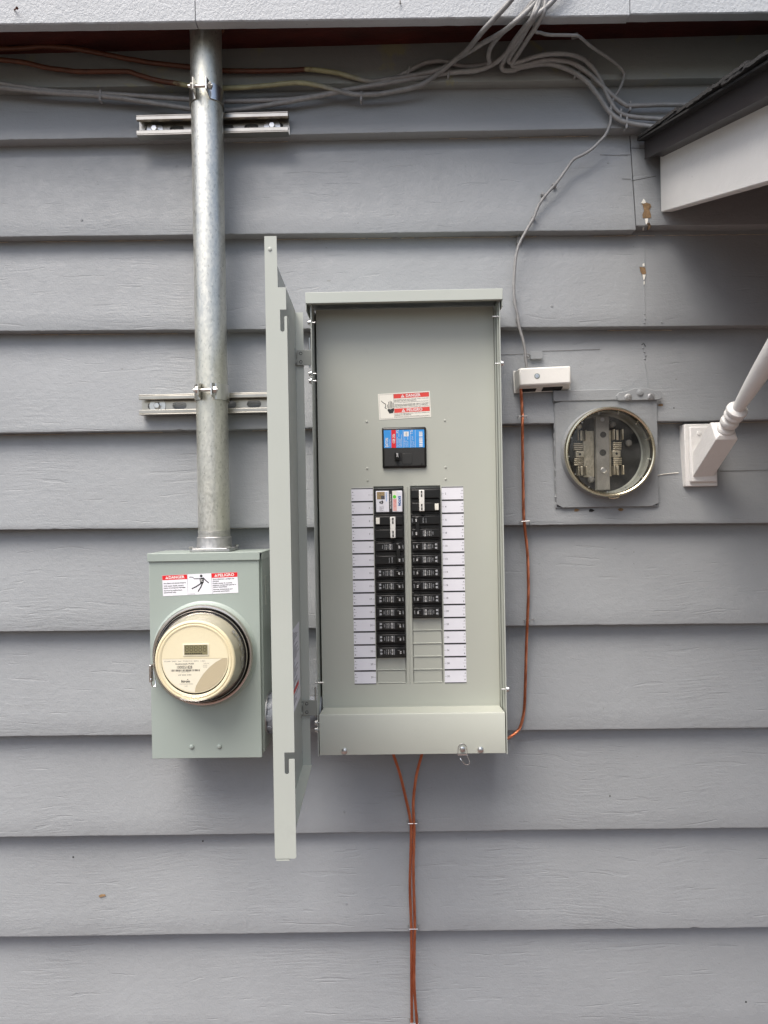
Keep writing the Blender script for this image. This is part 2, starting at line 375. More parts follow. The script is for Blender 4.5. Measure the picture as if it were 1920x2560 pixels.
def board(i, x0, x1, dz=0.0, mat='siding'):
    hole = i in (4, 5) and x0 < .4 < x1
    xs = []; x = x0
    while x < x1-1e-6:
        xs.append(x); x += (.008 if -.9 < x < .9 else .06)
    xs.append(x1); nz = 26 if hole else 6
    vs = []; fs = []; cols = []
    for x in xs:
        n1 = noise.noise(Vector((x*9, i*7.3, 0))); n2 = noise.noise(Vector((x*70, i*3.1, 5))); n3 = noise.noise(Vector((x*2, i*5.7, 9)))
        chip = max(0, noise.noise(Vector((x*38, i*11.3, 2)))-.45)*.006
        b = zb(i, x)+dz+n1*.0008+n2*.0004+chip+n3*.0008; t = zb(i-1, x)+.025; yb = -BUTT+n3*.0012
        k = TOPY-.002; c = [(x, -k+.003, b+.0006), (x, yb+.0022, b), (x, yb+.0004, b+.0009), (x, yb, b+.003)]
        for j in range(1, nz+1):
            f = j/nz; z = b+.003+(t-b-.003)*f; c.append((x, yb+(-TOPY+.003-yb)*f+noise.noise(Vector((x*4, z*12, i)))*.0006, z))
        vs += c; cols.append(len(c))
    m = cols[0]
    for a in range(len(xs)-1):
        for j in range(m-1):
            q = (a*m+j, (a+1)*m+j, (a+1)*m+j+1, a*m+j+1)
            if hole:
                cx = sum(vs[k][0] for k in q)/4; cz = sum(vs[k][2] for k in q)/4
                if HOLE[0] < cx < HOLE[1] and HOLE[2] < cz < HOLE[3]: continue
            fs.append(q)
    # end grain
    fs.append(tuple(range(m))); fs.append(tuple(range((len(xs)-1)*m, len(xs)*m))[::-1])
    return build('siding_board', MB().add(vs, fs), M[mat], wall)
JX3 = P(1583, 450, -.02).x; JX9 = P(620, 2200, -.02).x
for i in range(len(COURSES)):
    if i == 2:
        board(i, -2.6, JX3-.0009); b3r = board(i, JX3+.0009, 2.6, .0085)
    elif i == 9: pass
    elif i == 8: pass
    else:
        b = board(i, -2.6, 2.6, 0, 'frieze' if i == 0 else 'siding')
        if i == 3: b4 = b
board(8, -2.6, 2.6)
board(9, -2.6, JX9-.00004); board(9, JX9+.00004, 2.6, .0004)
# pale ragged paint edge where the underside of a board meets the next one
for i in range(7):
    mb = MB(); x = -.95
    while x < .95:
        l = random.uniform(.02, .16)
        if random.random() < (.62 if i in (2,3,4) else .3):
            pts = []; k = max(3, int(l/.01))
            for q in range(k+1):
                xx = x+l*q/k; pts.append((xx, -TOPY-.0022, zb(i, xx)-.0012+noise.noise(Vector((xx*60, i, 3)))*.0016))
            mb.tube(pts, lambda kk: .0006+.0006*abs(noise.noise(Vector((kk*1.7, i, 8)))), 5)
        x += l+random.uniform(.0, .06)
    build('paint_edge', mb, M['linepale'], wall)
def patch(name, pts, mat, parent, off):
    mb = MB(); a = [onwall(x, y, off) for x, y in pts]; mb.prism(a, (0, .0006, 0)); return build(name, mb, M[mat], parent)
z7 = lambda L: [(1560+x/4.425, 400+y/4.425) for x, y in L]
patch('bare_wood_patch', z7([(200,480),(245,470),(290,485),(302,515),(280,550),(298,600),(300,635),(255,645),(208,640),(204,600),(224,560),(212,510)]), 'barewood', b3r, .0022)
patch('bare_wood_patch', z7([(258,700),(280,688),(300,735),(278,770),(252,775)]), 'barewood', b3r, .0022)
for L in ([(190,475),(215,428),(232,445),(243,474),(215,480)], [(232,648),(266,645),(262,690),(246,716),(238,690)], [(208,745),(225,740),(218,780),(204,778)]):
    patch('paint_chip', z7(L), 'chipwhite', b3r, .0027)
patch('bare_wood_patch', z7([(172,1180),(205,1185),(235,1190),(245,1255),(205,1268),(182,1230)]), 'barewood', b4, .0022)
for L in ([(205,1268),(240,1268),(230,1310),(218,1330)], [(205,1150),(225,1140),(228,1175),(208,1180)], [(218,1340),(230,1345),(226,1378),(218,1375)]):
    patch('paint_chip', z7(L), 'chipwhite', b4, .0027)
# sawn repair seams and a leaf-coloured scrap
for L in ([(1500,387),(1540,388),(1576,387)], [(1555,447),(1578,448)], [(1579,452),(1640,440)], [(1575,370),(1612,371)]):
    build('crack', MB().tube([onwall(x, y, .0011) for x, y in L], .00035, 4), M['sheath'], wall)
for L in ([(1643,1189),(1655,1186),(1672,1184),(1696,1182)],): build('crack', MB().tube([onwall(x, y, .0014) for x, y in L], .0009, 4), M['chipwhite'], wall)
for L in ([(1800,1178),(1850,1177),(1920,1175)], [(1252,887),(1310,885)], [(1354,878),(1420,876),(1500,873)]):
    build('crack', MB().tube([onwall(x, y, .0011) for x, y in L], .00035, 4), M['sheath'], wall)
patch('leaf_scrap', [(246,2240),(252,2236),(262,2236),(264,2240),(256,2242),(250,2244)], 'barewood', wall, .0022)
for x, y, r in ((183,2143,.002),(507,2103,.0018),(1525,1990,.0015),(1685,1020,.0015),(1865,2505,.002)):
    p = onwall(x, y, .0004); build('nail_head', MB().lathe(p, (0,-1,0), [(r,-.002),(r,0.0),(r*.5,.0004)], 10, False, True), M['darkmetal'], wall)
for x, y in ((1520,407),(204,550),(440,415),(471,415),(1380,765),(860,2030),(1327,1310),(866,2260),(990,2335)):
    p = onwall(x, y, .0004); build('nail_head', MB().lathe(p, (0,-1,0), [(.0028,-.002),(.0026,0.0004),(.001,.0007)], 10, False, True), M['flatgrey'], wall)

for L in ([(1611,592),(1612,660),(1611,730),(1613,800)], [(1604,862),(1609,858),(1614,866)], [(1612,906),(1618,940),(1622,980)]):
    build('crack', MB().tube([onwall(x, y, .0010) for x, y in L], .0006, 4), M['blackgap'] if L[0][0] == 1604 else M['flatgrey'], wall)
for x, y in ((1612,785),(1613,797),(1611,807),(1608,870),(1611,880),(1614,889),(1612,897),(1655,806)):
    p = onwall(x, y, .0006); build('paint_drip', MB().lathe(p, (0,-1,0), [(.0022,-.001),(.0019,.0008),(.0008,.0015)], 8, False, True), M['flatgrey'], wall)

# ------------------------------------------------------------------ eave
eave = thing('eave', (0, -.16, 2.42), 'grey fascia board with dark red soffit running along the top edge', 'eave')
SZ = 2.463
FY0, FY1 = -.160, -.139
fx = [-2.6, P(488, 30, FY0).x, P(1575, 30, FY0).x, 2.6]
ZA, ZB = P(0, 61, FY0), P(1920, 34, FY0)
for k in range(3):
    x0, x1 = fx[k], fx[k+1]; n = int((x1-x0)/.012); vs = []; fs = []
    for q in range(n+1):
        x = x0+(x1-x0)*q/n
        if q == 0: x += .0008
        if q == n: x -= .0008
        e = .0006*noise.noise(Vector((x*30, 1, k)))+.0005*noise.noise(Vector((x*120, 2, k))); zbm = ZA.z+(ZB.z-ZA.z)*(x-ZA.x)/(ZB.x-ZA.x)+(.0022 if k == 2 else 0)+e
        vs += [(x, FY1, zbm), (x, FY0+.002, zbm+e*.4), (x, FY0, zbm+.002), (x, FY0+.0006*noise.noise(Vector((x*12, 4, k))), zbm+.05), (x, FY0, 2.66), (x, FY1, 2.66)]
    for q in range(n):
        for j in range(6):
            a = j; b = (j+1) % 6; fs.append((q*6+a, (q+1)*6+a, (q+1)*6+b, q*6+b))
    fs += [tuple(range(6)), tuple(range(n*6, n*6+6))[::-1]]
    build('fascia_board', MB().add(vs, fs), M['fascia'], eave)
build('soffit', MB().box(-2.6, 2.6, FY1, .12, SZ, SZ+.018), M['red'], eave)
build('roof_deck', MB().box(-2.6, 2.6, -.18, .9, 2.662, 2.69), M['shingle'], eave)  # unseen roof plane added to block light from above behind the fascia
a = P(17, 9, FY0-.004); b = P(42, 20, FY0-.022)
build('rusty_nail', MB().cyl(a+Vector((0,.02,0)), b, .0012, 8).lathe(b, b-a, [(.0026,0),(.0026,.001)], 10, True, True), simple('rust', (.10,.035,.02), .9, var=.4, scale=300), eave)
build('nail_stub', MB().cyl(P(1000, 0, FY0+.002), P(1001, 9, FY0-.007), .0011, 8), M['darkmetal'], eave)

# ------------------------------------------------------------------ porch roof and its turned brace
SL = .312
proof = thing('porch_roof', (.55, -.03, 2.1), 'small shingled porch roof with white rake board at the upper right', 'porch roof')
def slope_box(mb, x0, x1, ya, yb, za, zc):      # slab whose z drops by SL per metre away from the wall; za..zc are heights at Y = 0
    f = lambda y, z: z+SL*y
    return mb.add([(x0,yb,f(yb,za)),(x1,yb,f(yb,za)),(x1,ya,f(ya,za)),(x0,ya,f(ya,za)),(x0,yb,f(yb,zc)),(x1,yb,f(yb,zc)),(x1,ya,f(ya,zc)),(x0,ya,f(ya,zc))],
                  [(0,3,2,1),(4,5,6,7),(0,1,5,4),(1,2,6,5),(2,3,7,6),(3,0,4,7)])
# white rake board with a rough sawn end
vs = []; N = 60
mb = MB(); vs = []; fs = []
for q in range(N+1):
    y = -.031-(1.05-.031)*q/N; e = .0006*noise.noise(Vector((y*60, 3, 1)))
    b = 2.1075+SL*y+e; t = 2.225+SL*y; vs += [(.5505, y, b+.001), (.5505, y, t), (.572, y, t), (.572, y, b), (.5525, y, b-.0006)]
for q in range(N):
    for j in range(5): fs.append((q*5+j, q*5+(j+1) % 5, (q+1)*5+(j+1) % 5, (q+1)*5+j))
fs += [tuple(range(5))[::-1], tuple(range(N*5, N*5+5))]
build('rake_board', mb.add(vs, fs), M['white'], proof)
mb = slope_box(MB(), .524, .5255, -.018, -1.05, 2.2180, 2.2535)
slope_box(mb, .5225, .5245, -.02, -1.05, 2.2165, 2.2192); slope_box(mb, .5257, .60, -.018, -1.05, 2.2510, 2.2530)
slope_box(mb, .5245, .5505, -.045, -1.05, 2.2170, 2.2182)
build('drip_edge', mb, M['brown'], proof)
build('roof_deck', slope_box(MB(), .573, 2.4, .04, -1.05, 2.230, 2.2500), M['brown'], proof)
build('ceiling', slope_box(MB(), .573, 2.4, .03, -1.04, 2.165, 2.18), M['red'], proof)
build('beam', MB().box(.575, 2.4, -1.04, -.95, 1.70, 1.86), M['white'], proof)
# shingle courses, each lapped over the one below it
K = 9
for k in range(K):
    y0 = -.02-.125*k; y1 = y0-.20; e0 = .5075+random.uniform(-.004, .004); vs = []; fs = []; n = 30
    if k == K-1: y1 = -1.08
    for q in range(n+1):
        y = max(-1.08, y0+(y1-y0)*q/n); lift = .0040+.0085*(q/n)
        e = e0+.0030*noise.noise(Vector((y*90, k, 1)))+.0022*noise.noise(Vector((y*260, k, 6)))
        b = 2.2540+SL*y+lift+.0012*noise.noise(Vector((y*120, k, 3))); th = .0058+.0016*noise.noise(Vector((y*150, k, 9)))
        vs += [(e, y, b), (2.4, y, b), (2.4, y, b+th), (e+.001, y, b+th)]
    for q in range(n):
        for j in range(4): fs.append((q*4+j, q*4+(j+1) % 4, (q+1)*4+(j+1) % 4, (q+1)*4+j))
    fs += [(0,1,2,3), (n*4+3, n*4+2, n*4+1, n*4)]
    build('shingle_course', MB().add(vs, fs), M['shingle'], proof)
build('starter_shingle', slope_box(MB(), .5085, 2.4, -.02, -1.07, 2.2538, 2.2575), M['shingle'], proof)

brace = thing('porch_brace', (.621, -.02, 1.56), 'white turned wooden brace rising from a square plate on the wall', 'brace')
pl = MB().box(.5885, .6535, -.034, -.008, 1.541, 1.667)
plo = build('base_plate', pl, M['white'], brace, None, .0015)
build('plate_moulding', MB().box(.5955, .6495, -.0425, -.0342, 1.549, 1.661), M['white'], plo, None, .003)
A0 = Vector((.621, -.034, 1.579)); AX = Vector((0, -.852, .524)).normalized(); AS = Vector((1,0,0)); AU = AS.cross(AX); AU = AU if AU.z > 0 else -AU
L = .125; h = .0205
# square block: cut flush against the plate at one end, chamfered at the other
pts = []
for sx, su in ((-1,-1),(1,-1),(1,1),(-1,1)):
    base = A0+AS*(sx*h)+AU*(su*h); t = (-.0422-base.y)/AX.y; pts.append((base+AX*t, base+AX*(L-.006), A0+AX*L+AS*(sx*h*.74)+AU*(su*h*.74)))
vs = [p[0] for p in pts]+[p[1] for p in pts]+[p[2] for p in pts]
fs = [(3,2,1,0), (8,9,10,11)]+[(i, (i+1) % 4, (i+1) % 4+4, i+4) for i in range(4)]+[(i+4, (i+1) % 4+4, (i+1) % 4+8, i+8) for i in range(4)]
build('block', MB().add(vs, fs), M['white'], brace, None, .0012)
prof = [(.0130,-.004),(.0160,.0005),(.0166,.003),(.0150,.0062),(.0100,.0082),(.0098,.0095),(.0132,.0120),(.0160,.0165),(.0168,.0215),(.0156,.0268),(.0112,.0302),(.0096,.0315),(.0098,.0328),(.0150,.0345),(.0174,.0382),(.0176,.0415),(.0150,.0455),(.0138,.0466),(.0172,.0484),(.0188,.0525),(.0180,.0570),(.0140,.0596),(.0104,.0612),(.0106,.066),(.0120,.085),(.0142,.12),(.0163,.165),(.0178,.22),(.0178,.30),(.016,.40),(.0145,.50),(.018,.55),(.018,.92)]
build('turned_spindle', MB().lathe(A0+AX*L, AX, prof, 28, True, True), M['white'], brace)
for x, y in ((1747,1083),):
    p = P(x, y, -.0426); build('screw_head', MB().lathe(p, (0,-1,0), [(.0045,0),(.0042,.0012),(.002,.0018)], 14, False, True), M['white'], brace)

# ------------------------------------------------------------------ strut channels, riser pipe, clamps
def strut(x0, x1, zc, label, skip=None):
    t = thing('strut_channel', ((x0+x1)/2, -.032, zc-.0205), label, 'strut channel', 'strut channels carrying the riser pipe')
    yb, yf = -.0325, -.0535; H = .0205; th = .0025; mb = MB()
    mb.box(x0, x1, yf, yb, zc+H-th, zc+H); mb.box(x0, x1, yf, yb, zc-H, zc-H+th)
    for s in (1, -1):
        a, b = sorted((zc+s*H-s*th, zc+s*.0105)); mb.box(x0, x1, yf, yf+th, a, b)
        a, b = sorted((zc+s*.0105, zc+s*(.0105+th))); mb.box(x0, x1, yf+th, yf+.008, a, b)
    build('channel_flanges', mb, M['strut'], t, None, .0007)
    # slotted back plate
    sl = []; x = x0+.026
    while x < x1-.02: sl.append(x); x += .0508
    mb = MB(); hw, hh = .0145, .0072; edges = [x0]+sum([[c-hw, c+hw] for c in sl], [])+[x1]
    for k in range(0, len(edges), 2): mb.box(edges[k], edges[k+1], yb-th, yb, zc-H+th, zc+H-th)
    for c in sl:
        for s in (1, -1):
            prof = [(c-hw, zc+s*(H-th)), (c-hw, zc)]
            prof += [(c-hw+hh-hh*math.cos(a), zc+s*hh*math.sin(a)) for a in [k*math.pi/16 for k in range(1, 9)]]
            prof += [(c+hw-hh+hh*math.sin(a), zc+s*hh*math.cos(a)) for a in [k*math.pi/16 for k in range(0, 8)]]
            prof += [(c+hw, zc), (c+hw, zc+s*(H-th))]
            mb.prism([(a, yb-th, b) for a, b in prof], (0, th, 0))
    build('slotted_back', mb, M['strut'], t)
    for c in (sl[0]+.006, sl[-1]-.008):
        wsh = build('washer', MB().lathe((c, yb-th, zc), (0,-1,0), [(.0165,0),(.0165,.0016),(.006,.0018)], 24, False, True), M['zinc'], t)
        build('bolt_head', MB().lathe((c, yb-th-.0016, zc), (0,-1,0), [(.0082,0),(.0085,.001),(.0068,.0012),(.0068,.0052),(.0055,.0062)], 6, False, True), M['zinc'], wsh)
    return t
PX, PY, PR = -.3552, -.0842, .0306
strut(-.507, -.2, 2.288, 'upper galvanized strut channel with slots, crossing behind the pipe below the cables')
strut(-.5112, -.2055, 1.7245, 'lower galvanized strut channel with slots, running behind the open panel door')
riser = thing('riser_pipe', (PX, PY, 1.43), 'galvanized steel conduit pipe rising from the meter box into the soffit', 'pipe')
build('pipe', MB().lathe((PX, PY, 1.452), (0,0,1), [(PR,0),(PR,1.2)], 56, True, True), M['galv'], riser)
mb = MB()
for k in range(5): mb.lathe((PX, PY, 1.457+k*.0026), (0,0,1), [(PR-.0006,0),(PR+.0007,.0006),(PR+.0007,.0012),(PR-.0006,.0019)], 48)
build('pipe_thread', mb, M['hub'], riser)
hubo = build('hub', MB().lathe((PX, PY, 1.436), (0,0,1), [(.0345,0),(.0335,.004),(.0332,.020),(.0320,.0212),(.0302,.0212)], 48), M['hub'], riser)
sq = []
for k in range(32):
    a = 2*math.pi*k/32; r = .041/(max(abs(math.cos(a)), abs(math.sin(a)))**.82); sq.append((PX+r*math.cos(a), PY+r*math.sin(a), 1.4295))
build('hub_flange', MB().prism(sq, (0,0,.0065)), M['hub'], hubo, None, .001)
for sx, sy in ((-1,-1),(1,-1),(1,1),(-1,1)):
    build('flange_screw', MB().lathe((PX+sx*.036, PY+sy*.036, 1.436), (0,0,1), [(.0044,0),(.0044,.003),(.0025,.004)], 8, False, True), M['zinc'], hubo)
build('red_ragged_hole', MB().lathe((PX, PY, SZ-.0012), (0,0,1), [(PR+.0062,.0),(PR+.0052,-.0012),(PR-.001,-.0002)], 40), simple('torn_wood_edge', (.13,.06,.035), .9, var=.5, scale=200), riser)
def clamp(zc, label):
    t = thing('pipe_clamp', (PX, PY, zc-.016), label, 'pipe clamp', 'pipe clamps on the riser'); H = .0155; gap = .0125
    for s in (-1, 1):
        a0 = math.asin(gap/(PR+.001)); outp = []; n = 22
        # half band, from the ear at the front round to the strut at the back
        angs = [a0+(math.pi*.80-a0)*k/n for k in range(n+1)]
        path = [(PX+s*(PR+.0009)*math.sin(a), PY-(PR+.0009)*math.cos(a)) for a in angs]
        bx, by = path[-1]; path += [(bx+s*.004, by+.004), (bx+s*.006, -.050)]
        ear = [(PX+s*gap*.92, PY-PR-.024), (PX+s*gap*.95, PY-PR-.006)]
        path = ear+path; vs = []; fs = []
        for k, (x, y) in enumerate(path):
            x0, y0 = path[max(0, k-1)]; x1, y1 = path[min(len(path)-1, k+1)]; tx, ty = x1-x0, y1-y0; l = math.hypot(tx, ty); nx, ny = s*ty/l, -s*tx/l
            hh = H*(.72 if k == 0 else .95 if k == 1 else 1)
            vs += [(x, y, zc-hh), (x, y, zc+hh), (x+nx*.002, y+ny*.002, zc+hh), (x+nx*.002, y+ny*.002, zc-hh)]
        for k in range(len(path)-1):
            for j in range(4): fs.append((k*4+j, k*4+(j+1) % 4, (k+1)*4+(j+1) % 4, (k+1)*4+j))
        fs += [(0,1,2,3), tuple(len(path)*4-4+j for j in (3,2,1,0))]
        build('clamp_half', MB().add(vs, fs), M['zinc'] if s > 0 else M['strut'], t)
    by = PY-PR-.013
    build('bolt', MB().cyl((PX-.024, by, zc), (PX+.022, by, zc), .0031, 12).lathe((PX-.0145, by, zc), (-1,0,0), [(.0066,0),(.0066,.0048)], 6, True, True), M['zinc'], t)
    build('nut', MB().lathe((PX+.0145, by, zc), (1,0,0), [(.0066,0),(.0066,.0056)], 6, True, True), M['zinc'], t)
    build('washer', MB().lathe((PX-.0128, by, zc), (-1,0,0), [(.008,0),(.008,.0013)], 20, True, True), M['steel'], t)
clamp(2.3185, 'upper bolted pipe clamp on the riser, just above the upper strut channel')
clamp(1.7385, 'lower bolted pipe clamp on the riser, level with the lower strut channel')

# ------------------------------------------------------------------ meter box
mbx = thing('meter_box', (-.361, -.033, 1.04), 'grey-green steel meter box with red and white danger label', 'meter box')
X0, X1, Z0, Z1, YF, YB = -.4665, -.2578, 1.0405, 1.4155, -.14, -.033
build('body', MB().box(X0+.003, X1+.0035, YF+.012, YB, Z0+.006, Z1+.006), M['meterbox'], mbx, None, .002)
# front cover folded back along its edges
mb = MB().box(X0, X1, YF, YF+.0016, Z0, Z1); mb.box(X0, X0+.0016, YF+.0016, YF+.022, Z0, Z1); mb.box(X1-.0016, X1, YF+.0016, YF+.022, Z0+.004, Z1); mb.box(X0+.0016, X1-.0016, YF+.0016, YF+.02, Z0, Z0+.0016)
build('cover', mb, M['meterbox'], mbx, None, .0012)
mb = MB().box(X0-.0022, X1+.0026, YF-.0034, YF-.0018, Z1-.0018, Z1+.0135); mb.box(X0-.0022, X1+.0066, YF-.0018, YB, Z1+.0119, Z1+.0135)
mb.box(X0-.0022, X0-.0006, YF-.0018, YB, Z1-.0018, Z1+.0119); mb.box(X1+.0046, X1+.0062, YF+.002, YB, Z1-.0018, Z1+.0119)
build('lid', mb, M['meterbox'], mbx, None, .0012)
RC = Vector((-.3632, 0, 1.238))
build('raised_ring', MB().lathe((RC.x, YF, RC.z), (0,-1,0), [(.1005,-.0005),(.0985,.0012),(.0955,.004),(.0945,.0095),(.088,.0095)], 72), M['meterbox'], mbx)
rg = build('sealing_ring', MB().lathe((RC.x, YF-.004, RC.z), (0,-1,0), [(.0936,0),(.0942,.003),(.0940,.012),(.0926,.0145),(.0900,.0150),(.0880,.0138),(.0872,.010)], 80), M['stain'], mbx)
lk = [P(381,1672,-.158), P(379,1690,-.163), P(377,1700,-.166), P(380,1714,-.166), P(387,1716,-.165), P(389,1706,-.162), P(386,1690,-.160), P(384,1676,-.158)]
build('seal_wire', MB().tube(spline(lk, 5), .0011, 6), M['steel'], rg)
p = P(378, 1683, -.160); build('ring_latch', MB().obox(p, Vector((.0022,0,0)), Vector((0,.006,0)), Vector((0,0,.016))), M['stain'], rg, None, .001)
for x, y in ((479.5, 1867), (548.5, 1866)):
    p = P(x, y, YF); build('rivet', MB().lathe(p, (0,-1,0), [(.0048,-.0005),(.0046,.0012),(.0034,.0026),(.0015,.0032)], 18, False, True), M['meterbox'], mbx)
# embossed marks on the right side
mb = MB()
for k, (z, hh) in enumerate(((1.372,.006),(1.356,.007),(1.335,.012))): mb.box(X1+.0035, X1+.0043, -.095, -.079, z-hh, z-hh+.0013).box(X1+.0035, X1+.0043, -.095, -.079, z+hh, z+hh+.0013).box(X1+.0035, X1+.0043, -.095, -.0937, z-hh+.0013, z+hh)
build('embossed_mark', mb, M['panel'], mbx)
# danger label
tl = math.radians(1.75); sh = Sheet((-.4402, YF-.0004, 1.3480), (math.cos(tl),0,math.sin(tl)), (-math.sin(tl),0,math.cos(tl)))
W, H = .1430, .0390
lab = build('danger_label', MB().prism([sh.p(0,0,0), sh.p(W,0,0), sh.p(W,H,0), sh.p(0,H,0)], (0,.0003,0)), M['paper'], mbx)
sh.rect(.0002, .0302, .0474, H-.0002, 'brightred'); sh.rect(.0938, .0302, W-.0002, H-.0002, 'brightred')
sh.rect(.0474, 0, .0478, H, 'greyink'); sh.rect(.0934, 0, .0938, H, 'greyink')
warn_triangle(sh, .0088, .0322, .0050, 'whiteink', 'redmark'); sh.text('DANGER', .0125, .0322, .0050, 'whiteink', 2, 0, 0, .02, .030)
warn_triangle(sh, .1020, .0322, .0050, 'whiteink', 'redmark'); sh.text('PELIGRO', .1057, .0322, .0050, 'whiteink', 2, 0, 0, .02, .031)
for t, v, wd in (('Arc flash and shock hazard.', .0228, .0425), ('Will cause death, severe', .0178, .0375), ('injury or property damage.', .0141, .0415), ('Service by authorized', .0092, .0345), ('personnel only.', .0055, .0235)):
    sh.text(t, .0022, v, .0021, 'blackink', 2, 0, 0, .02, wd)
for t, v, wd in (('Arco eléctrico y peligro de', .0265, .0405), ('choque.', .0230, .0120), ('Puede causar la muerte,', .0188, .0370), ('lesiones corporales graves o', .0152, .0440), ('daños materiales.', .0117, .0270), ('Servicio únicamente por', .0072, .0375), ('personal autorizado.', .0036, .0315)):
    sh.text(t, .0956, v, .0020, 'blackink', 2, 0, 0, .02, wd)
q = lambda x, y: (.0478+(x-572)/4.366/1.328/1000, H-(y-672)/4.366/1.328/1000+.0004)
sh.disc(*q(725,698), .0025, 'blackink', 2); sh.poly([q(705,722), q(755,716), q(748,775), q(712,788)], 'blackink', 2)
sh.stroke([q(752,725), q(775,752), q(805,778)], .0018, 'blackink', 2); sh.stroke([q(715,727), q(645,725)], .0013, 'blackink', 2)
sh.stroke([q(645,722), q(630,708), q(610,705), q(592,706)], .0010, 'blackink', 2)
sh.stroke([q(718,780), q(665,812), q(615,834)], .0021, 'blackink', 2); sh.stroke([q(738,772), q(715,820), q(682,868)], .0021, 'blackink', 2)
sh.stroke([q(712,732), q(738,742), q(712,752), q(742,760)], .0007, 'whiteink', 3.4)
sh.text('DANGER LABEL', *q(580,893), .0009, 'greyink', 2, 0, 0, .02, .012)
sh.emit(lab, {'brightred': 'red_header'})

# ------------------------------------------------------------------ electric meter
mt = thing('electric_meter', (RC.x, -.15, RC.z-.08), 'round glass electric meter with cream face and five-digit display', 'electric meter')
C0 = Vector((RC.x, -.150, RC.z))
build('meter_base', MB().lathe(C0, (0,-1,0), [(.0868,-.004),(.0868,.006),(.0845,.0105),(.0838,.0108),(.0700,.0110),(.0690,.0125)], 72), M['black'], mt)
build('housing_side', MB().lathe(C0, (0,-1,0), [(.0795,.0125),(.0775,.030),(.0730,.0530)], 72), simple('shaded_housing', (.40,.375,.29), .3, var=.05), mt)  # housing wall coloured darker all round for the shade on its right
build('inner_housing', MB().lathe(C0, (0,-1,0), [(.0730,.0530),(.0728,.0535),(.0712,.0560),(.0690,.0566),(.0684,.0556),(.0660,.0556),(.0654,.0566),(.0630,.0566),(.0608,.0550)], 72), M['metercream'], mt)
FY = C0.y-.0556
face = build('face_plate', MB().lathe((RC.x, FY, RC.z+.0026), (0,-1,0), [(.0612,-.002),(.0600,0)], 72, False, True), M['metercream'], mt)
# glass cover with ribbed front rim
build('glass_cover', MB().lathe(C0, (0,-1,0), [(.0842,.0105),(.0828,.014),(.0790,.035),(.0748,.054),(.0742,.058)], 80), M['glass'], mt)
build('cover_rim', MB().lathe(C0, (0,-1,0), [(.0742,.0580),(.0740,.0615),(.0726,.0645),(.0704,.0655),(.0688,.0640),(.0676,.0628),(.0660,.0636),(.0640,.0638),(.0626,.0626)], 80), clear('rim_plastic', (.96,.94,.90), .06), mt)
build('front_glass', MB().lathe(C0, (0,-1,0), [(.0626,.0626),(.030,.0632)], 64, False, True), M['glass'], mt)
gl = build('glass_lip', MB().lathe(C0, (0,-1,0), [(.0850,.0105),(.0856,.0125),(.0846,.0140)], 72), M['stain'], mt)
sh = Sheet((RC.x, FY-.0001, RC.z+.0026)); g = lambda x, y: ((x-645)/6097., (668-y)/6097.)
fr = .0585
arc = lambda a0, a1, n, r=fr: [(r*math.cos(math.radians(a0+(a1-a0)*k/n)), r*math.sin(math.radians(a0+(a1-a0)*k/n))) for k in range(n+1)]
cur = [g(940,662), g(870,700), g(800,755), g(735,825), g(690,890), g(655,950), g(640,985)]
a_end = math.degrees(math.atan2(cur[-1][1], cur[-1][0])); y0 = g(0,657)[1]; a_st = math.degrees(math.asin(y0/fr))
npl = [(-math.sqrt(fr**2-y0**2), y0)]+[cur[0]]+cur[1:]+arc(a_end, -(180-a_st), 22)
sh.poly(npl, 'meterplate', 1)
tan = [(math.sqrt(fr**2-y0**2), y0)]+arc(a_st, a_end, 20)[1:]+cur[::-1][1:]
sh.poly(tan, 'metertan', 1); sh.stroke([(-math.sqrt(fr**2-y0**2), y0), (math.sqrt(fr**2-y0**2), y0)], .0006, 'metertan', 2); sh.stroke(cur, .0005, 'meterplate', 2)
for x, y, s, mm, hh, wd, al, bo in ((535,690,'CL200  240V  3W  TYPE C1S  30TA  1.0Kh','greyink',.0018,.074,1,0), (532,720,'Snohomish PUD','blackink',.0022,.0335,1,.02), (531,766,'1000551828','blackink',.0052,.0275,1,.01), (532,842,'69 009 595','greyink',.0022,.0235,1,.0), (545,939,'WATTHOUR METER','greyink',.0014,.0245,1,.0), (545,962,'USA','greyink',.0014,.0055,1,0), (770,714,'TA 0.5','greyink',.0012,.010,1,0), (758,735,'FM2S','greyink',.0012,.007,1,0), (758,755,'60Hz','greyink',.0012,.007,1,0), (525,806,'13 1000551828','greyink',.0010,.020,1,0)):
    sh.text(s, *g(x, y), hh, mm, 2, al, 0, bo, wd)
sh.text('Itron', *g(540,917), .0042, 'blackink', 2, 1, 0, .03, .0155, .0); sh.poly([g(553,888), g(572,878), g(563,893)], 'blackink', 2)
x = 382; rr = random.Random(3)
while x < 698:
    wv = rr.choice((4, 6, 9)); sh.rect(*g(x, 796), *g(min(x+wv, 700), 775), 'blackink', 2); x += wv+rr.choice((4, 5, 8))
sh.emit(face, {'meterplate': 'nameplate', 'metertan': 'tan_quadrant'})
dsp = MB(); a = g(518, 627); b = g(800, 495)
dsp.box(RC.x+a[0], RC.x+b[0], FY-.0012, FY-.0002, RC.z+.0026+a[1], RC.z+.0026+b[1]); dpo = build('display_bezel', dsp, M['meterplate'], mt, None, .0006)
sh = Sheet((RC.x, FY-.0013, RC.z+.0026)); sh.rect(*g(531,615), *g(789,505), 'lcd', 1)
